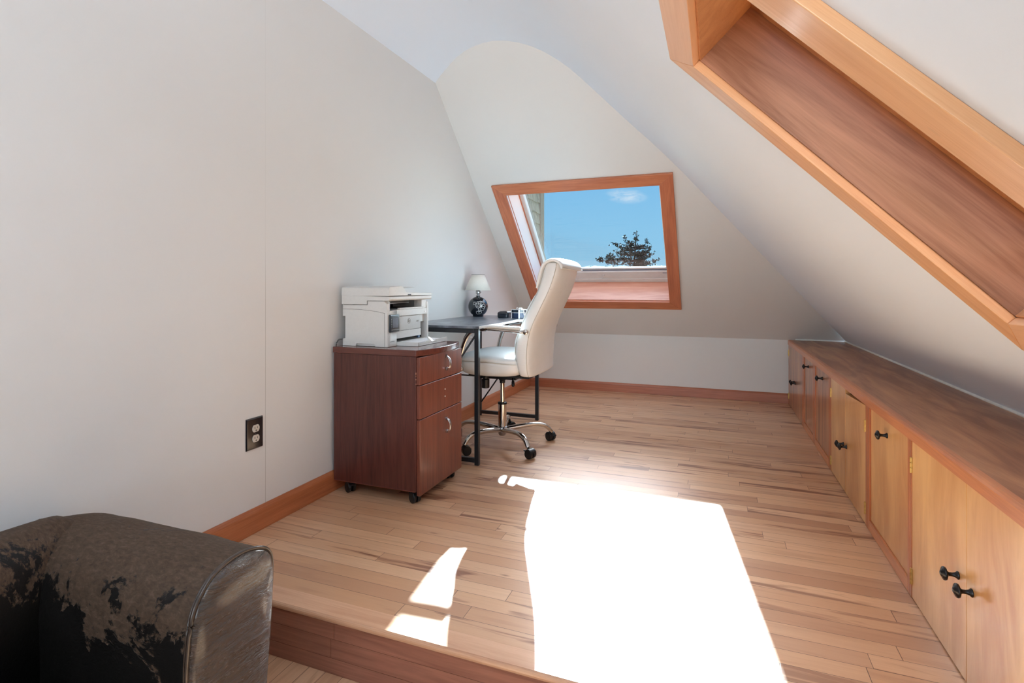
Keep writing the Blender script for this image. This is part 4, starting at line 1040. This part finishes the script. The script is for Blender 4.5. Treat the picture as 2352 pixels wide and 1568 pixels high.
# arms
for sg, nm in ((-1, 'near'), (1, 'far')):
    ya = yc + sg * 0.288; yb = yc + sg * 0.262
    pts = catmull([(-0.962, yb, 0.712), (-0.985, ya, 0.712), (-1.05, ya, 0.714), (-1.15, ya, 0.720), (-1.24, ya, 0.720), (-1.295, ya, 0.700), (-1.330, ya, 0.645), (-1.352, ya, 0.575), (-1.358, ya, 0.515), (-1.352, yb + sg * 0.008, 0.490)], 6)
    bm = bmesh.new(); sweep(bm, pts, 0.0135, 0.0085, 14, upv=(1, 0, 1)); AR = build('armrest', bm, M['chrome'], CH, smooth=True)
    for (x, z) in ((-0.962, 0.712), (-1.352, 0.490)):
      bm = bmesh.new(); lathe(bm, [(0, -0.010), (0.0145, -0.010), (0.0145, 0.006), (0.009, 0.010), (0, 0.011)], (x, ya, z), Vector((0, sg, 0)), 18)
      build('bolt', bm, M['chrome'], AR, smooth=False, bevel=0.001)
    bm = bmesh.new(); sweep(bm, catmull([(-0.995, ya, 0.731), (-1.05, ya, 0.733), (-1.12, ya, 0.736), (-1.175, ya, 0.736), (-1.205, ya, 0.733)], 5), 0.021, 0.0095, 16); build('arm_pad', bm, M['leather'], AR, smooth=True)

# ================================================================== ARMCHAIR
SF = thing('armchair', 'worn dark brown leather armchair with peeling arm at lower left', 'armchair', (-1.32, 0.10, ZL))
prof = [(0.776, -0.10), (0.775, 0.05), (0.773, 0.155), (0.777, 0.22), (0.785, 0.275), (0.803, 0.312), (0.830, 0.338), (0.862, 0.351), (0.895, 0.3555), (0.930, 0.352), (0.962, 0.341), (0.982, 0.325), (0.992, 0.297), (0.991, 0.243), (0.983, 0.130), (0.972, 0.018), (0.965, -0.10)]
pc = catmull([Vector((p[0], p[1], 0)) for p in prof], 5)
bm = bmesh.new(); rings = []
nx = 44
for i in range(nx + 1):
    t = i / nx; x = -1.000 - 0.655 * t
    tt = max(0, (t - 0.80) / 0.2)
    shrink = 1 - 0.10 * tt ** 2; lift = 0.004 * math.sin(PI * t)
    nose = 0.0
    ring = []
    for p in pc:
        y = p.x; z = p.y
        yy2 = 0.885 + (y - 0.885) * shrink
        z2 = z + (lift - 0.045 * tt ** 2 * max(0.0, (y - 0.86) / 0.1)) * max(0.0, min(1.0, (z + 0.1) / 0.3))
        nv = noise.noise(Vector((x * 9, y * 9, z * 9))) * 0.0035
        ring.append((x, yy2 + nv, z2 + nv))
    rings.append(ring)
R_ = [[bm.verts.new(p) for p in r] for r in rings]
for a, b_ in zip(R_, R_[1:]):
    for j in range(len(a)): bm.faces.new((a[j], a[(j + 1) % len(a)], b_[(j + 1) % len(a)], b_[j]))
bm.faces.new(R_[-1])
AM = build('arm', bm, M['peel'], SF, smooth=True)
# arm front panel, slightly padded, seen at the end of the arm
bm = bmesh.new()
cy_, cz_ = 0.885, 0.12
rings = []
for s_, dx in ((1.0, -0.002), (0.995, 0.004), (0.975, 0.010), (0.90, 0.016), (0.6, 0.020), (0.2, 0.021)):
    rings.append([(-1.0 + dx, cy_ + (p.x - cy_) * s_, cz_ + (p.y - cz_) * (s_ if p.y > 0 else 1)) for p in pc])
loft(bm, rings); FPN = build('arm_front_panel', bm, M['gloss'], SF, smooth=True)
bm = bmesh.new()
sweep(bm, [(-0.999, 0.885 + (p.x - 0.885) * 1.012, p.y + (0.002 if p.y > 0.2 else 0)) for p in pc], 0.0045, seg=8)
sweep(bm, [(-1.008, 0.885 + (p.x - 0.885) * 1.004, p.y - (0.001 if p.y > 0.2 else 0)) for p in pc], 0.0022, seg=6)
build('arm_piping', bm, M['seam'], SF, smooth=True)
bm = bmesh.new(); rings = []
for z, g1 in ((-0.10, 0), (0.27, 0), (0.32, 0.006), (0.350, 0.022), (0.366, 0.045), (0.371, 0.07)):
    rings.append([(px, py, z) for (px, py) in superell(-1.570, 0.015, 0.095 - g1, 0.90 - g1, 5, 60)])
loft(bm, rings); build('back', bm, M['peel'], SF, smooth=True)
bm = bmesh.new(); rings = []
for z, g1 in ((-0.09, 0.0), (0.02, 0.0), (0.045, 0.01), (0.055, 0.04)):
    rings.append([(px, py, z) for (px, py) in superell(-1.235, 0.10, 0.235 - g1, 0.665 - g1, 10, 60)])
loft(bm, rings); build('seat_cushion', bm, M['peel'], SF, smooth=True)
bm = bmesh.new(); loft(bm, [[(p[0], p[1], z) for p in superell(-1.32, 0.10, 0.325, 0.86, 16, 40)] for z in (-0.13, -0.09)]); build('seat_base', bm, M['seam'], SF)
bm = bmesh.new(); rings = [[(x, -0.685 - (p.x - 0.885), p.y) for p in pc] for x in (-1.0, -1.3, -1.655)]
loft(bm, rings); build('arm', bm, M['peel'], SF, smooth=True)
for (x, y) in ((-1.05, 0.90), (-1.60, 0.90), (-1.05, -0.70), (-1.60, -0.70)):
    bm = bmesh.new(); lathe(bm, [(0, 0), (0.02, 0), (0.026, 0.045), (0.0, 0.045)], (x, y, ZL), seg=16); build('foot', bm, M['black'], SF)

# ================================================================== OUTLET
OL = thing('wall_outlet', 'dark brown duplex outlet plate on the left wall', 'outlet', (XL + 0.0005, 1.585, 0.386))
bm = bmesh.new()
y0_, y1_, z0_, z1_ = 1.543, 1.627, 0.3235, 0.4485
hexa(bm, [(XL + 0.0005, y0_, z0_), (XL + 0.0005, y1_, z0_), (XL + 0.0005, y1_, z1_), (XL + 0.0005, y0_, z1_), (XL + 0.007, y0_ + 0.005, z0_ + 0.005), (XL + 0.007, y1_ - 0.005, z0_ + 0.005), (XL + 0.007, y1_ - 0.005, z1_ - 0.005), (XL + 0.007, y0_ + 0.005, z1_ - 0.005)])
PT = build('cover_plate', bm, M['brownp'], OL, bevel=0.0018)
for zc_ in (0.4055, 0.3665):
    bm = bmesh.new(); pts = []
    for i in range(32):
        a = 2 * PI * i / 32; yv = 0.0172 * math.cos(a); zv = 0.0172 * math.sin(a); zv = max(-0.0138, min(0.0138, zv)); pts.append((1.587 + yv, zc_ + zv))
    prism(bm, pts, 'x', XL + 0.0065, XL + 0.0088); RC = build('receptacle', bm, M['ivory'], PT, bevel=0.0005)
    bm = bmesh.new()
    for (dy_, dz_, w_, h__) in ((-0.0065, 0.003, 0.0022, 0.0085), (0.0065, 0.003, 0.0022, 0.0068)): box(bm, (XL + 0.0086, 1.587 + dy_ - w_ / 2, zc_ + dz_ - h__ / 2), (XL + 0.0092, 1.587 + dy_ + w_ / 2, zc_ + dz_ + h__ / 2))
    lathe(bm, [(0, 0), (0.0028, 0), (0.0028, 0.0006), (0, 0.0006)], (XL + 0.0086, 1.587, zc_ - 0.0075), Vector((1, 0, 0)), 12); build('slot', bm, M['black'], RC)
bm = bmesh.new(); lathe(bm, [(0, 0), (0.003, 0), (0.0026, 0.0012), (0, 0.0014)], (XL + 0.0068, 1.587, 0.386), Vector((1, 0, 0)), 12); build('screw', bm, M['bronze'], PT)

# ================================================================== OUTSIDE
bm = bmesh.new(); s1 = 400
vs = [bm.verts.new(p) for p in ((-s1, 5.2, -5.2), (s1, 5.2, -5.2), (s1, s1, -5.2), (-s1, s1, -5.2))]; bm.faces.new(vs)
build('ground', bm, M['grass'], kind='structure')
# shingled side wall of the house seen past the window's left jamb
EW = bpy.data.objects.new('wall_exterior', None); COL.objects.link(EW); EW['kind'] = 'structure'; EW.location = (-1.78, 5.2, 0); EW['_o'] = tuple(EW.location)
bm = bmesh.new(); z = -0.6; ye = 5.575
while z < 4.2:
    h_ = 0.112; yy0 = 4.35
    while yy0 < ye:
        w_ = random.uniform(0.09, 0.17); y2 = min(ye, yy0 + w_); jz = random.uniform(-0.004, 0.004); tx = random.uniform(0.011, 0.016)
        hexa(bm, [(-1.80, yy0 + .0015, z + jz), (-1.78 + tx, yy0 + .0015, z + jz), (-1.78 + tx, y2 - .0015, z + jz), (-1.80, y2 - .0015, z + jz), (-1.80, yy0 + .0015, z + h_ + 0.01), (-1.78, yy0 + .0015, z + h_ + 0.01), (-1.78, y2 - .0015, z + h_ + 0.01), (-1.80, y2 - .0015, z + h_ + 0.01)])
        yy0 += w_
    z += h_
nodbl_build('shingles', bm, M['shingle'], EW)
bm = B(((-1.80, ye, -0.6), (-1.752, ye + 0.025, 4.25)), ((-1.80, ye - 0.07, -0.6), (-1.757, ye, 4.25))); nodbl_build('corner_board', bm, M['cornerb'], EW)

# spruce beyond the roof
def spruce(name, label, base, height, trunk_r, branches, seed, parts=True):
    rnd = random.Random(seed)
    t = thing(name, label, 'tree', base); bx, by, bz = base
    bm = bmesh.new(); sweep(bm, catmull([(bx, by, bz), (bx + 0.05, by, bz + height * 0.4), (bx - 0.02, by, bz + height * 0.75), (bx + 0.10, by, bz + height * 0.97)], 6), trunk_r, seg=8, radii=[1.3 - 1.05 * i / 18 for i in range(19)])
    bm2 = bmesh.new()
    def tuft(p, s):
        n_ = 9
        for _ in range(n_):
            d = Vector((rnd.gauss(0, 1), rnd.gauss(0, 1), rnd.gauss(0.12, 0.8))).normalized() * s * rnd.uniform(0.5, 1.25)
            q = d.cross(Vector((rnd.gauss(0, 1), rnd.gauss(0, 1), rnd.gauss(0, 1)))).normalized() * s * 0.24
            a = bm2.verts.new(p - q * 0.4); b_ = bm2.verts.new(p + d * 0.5 + q); c_ = bm2.verts.new(p + d); e_ = bm2.verts.new(p + d * 0.5 - q)
            bm2.faces.new((a, b_, c_, e_))
    def branch(h_, ang, L, rise, droop):
        st = Vector((bx, by, bz + h_)); d = Vector((math.cos(ang), math.sin(ang), 0))
        pts = catmull([st, st + d * L * 0.35 + Vector((0, 0, -droop * L * 0.4)), st + d * L * 0.75 + Vector((0, 0, -droop * L * 0.5 + rise * L * 0.15)), st + d * L + Vector((0, 0, rise * L))], 5)
        sweep(bm, pts, 0.035, seg=5, radii=[1.0 - 0.8 * i / len(pts) for i in range(len(pts))])
        n_ = int(9 + L * 20)
        for k in range(n_):
            u = rnd.uniform(0.22, 1.0) ** 0.8; i = min(len(pts) - 1, int(u * (len(pts) - 1))); p = pts[i]
            wsp = 0.16 * (1.1 - 0.5 * u) * min(1.0, L)
            pp = p + Vector((rnd.gauss(0, wsp), rnd.gauss(0, wsp), rnd.gauss(0.03, wsp * 0.5)))
            tuft(pp, rnd.uniform(0.07, 0.13))
    for b_ in branches: branch(*b_)
    lv = height * 0.35
    while lv < height - 0.6:
        fr_ = (height - lv); L0 = 0.42 * fr_ + 0.25
        if lv < height * 0.60: L0 = 2.3
        nb = 7
        for k in range(nb):
            ang = rnd.uniform(0, 2 * PI); 
            branch(lv + rnd.uniform(-0.1, 0.1), ang, L0 * rnd.uniform(0.5, 0.95), rnd.uniform(0.0, 0.25), rnd.uniform(0.05, 0.2))
        lv += 0.34
    for k in range(16): tuft(Vector((bx + 0.08 + rnd.gauss(0, 0.10), by + rnd.gauss(0, 0.1), bz + height - rnd.uniform(0.0, 0.5))), 0.12)
    build('trunk', bm, M['bark'], t); build('needles', bm2, M['needle'], t)
    return t
# placed 30 m away; branch list = (height, angle, length, rise, droop); the view plane runs along camera right
D = 30.0
yaw = math.radians(20.833)
fwv = Vector((-math.sin(yaw), math.cos(yaw), 0)); rtv = Vector((math.cos(yaw), math.sin(yaw), 0))
tp = fwv * D + rtv * (1457 - 1176) / 1222 * D
TH = 9.25; TB = -5.2
ra = math.atan2(rtv.y, rtv.x)
def hz(py): return CAM_H + (659 - py) / 1222 * D - TB
mpp = D / 1222
br = []
for (py, px_tip, py_tip) in ((567, 1409, 560), (570, 1491, 566), (596, 1372, 596), (592, 1395, 585), (590, 1498, 579), (604, 1511, 597), (583, 1414, 577), (581, 1488, 575), (560, 1434, 541), (566, 1487, 550), (605, 1392, 603), (607, 1490, 607), (575, 1425, 573), (599, 1400, 592), (563, 1440, 552), (587, 1480, 585)):
    L = abs(px_tip - 1457) * mpp; a_ = ra if px_tip > 1457 else ra + PI
    br.append((hz(py), a_ + random.uniform(-0.25, 0.25), L, (py - py_tip) * mpp / L, 0.05))
spruce('spruce_tree', 'dark ragged spruce standing against the blue sky outside the window', (tp.x, tp.y, TB), TH, 0.11, br, 4)
t2 = fwv * 60 + rtv * (1536 - 1176) / 1222 * 60
spruce('small_spruce_tree', 'small distant spruce top at the window\'s lower right corner', (t2.x, t2.y, TB), 60 * (659 - 601) / 1222 + CAM_H - TB, 0.12, [], 9)
# far hedge line barely above the sash
bm = bmesh.new(); rnd = random.Random(3)
for k in range(240):
    px_ = rnd.uniform(1150, 1560); Dk = 120 + rnd.uniform(-8, 8); p = fwv * Dk + rtv * (px_ - 1176) / 1222 * Dk
    top = CAM_H + Dk * (659 - 611 + rnd.uniform(-3, 2)) / 1222
    r0 = rnd.uniform(1.0, 2.2)
    rings = [[(p.x + r * math.cos(2 * PI * i / 7), p.y + r * math.sin(2 * PI * i / 7), z) for i in range(7)] for r, z in ((r0, TB), (r0 * 1.2, TB + (top - TB) * 0.5), (r0 * 0.7, top - 0.5), (0.15, top))]
    loft(bm, rings)
tl = build('distant_trees', bm, M['treeline'])
tag(tl, 'hazy line of distant treetops just above the window sash', 'trees', kind='stuff')

# tidy helper property
for o in bpy.data.objects:
    if '_o' in o: del o['_o']
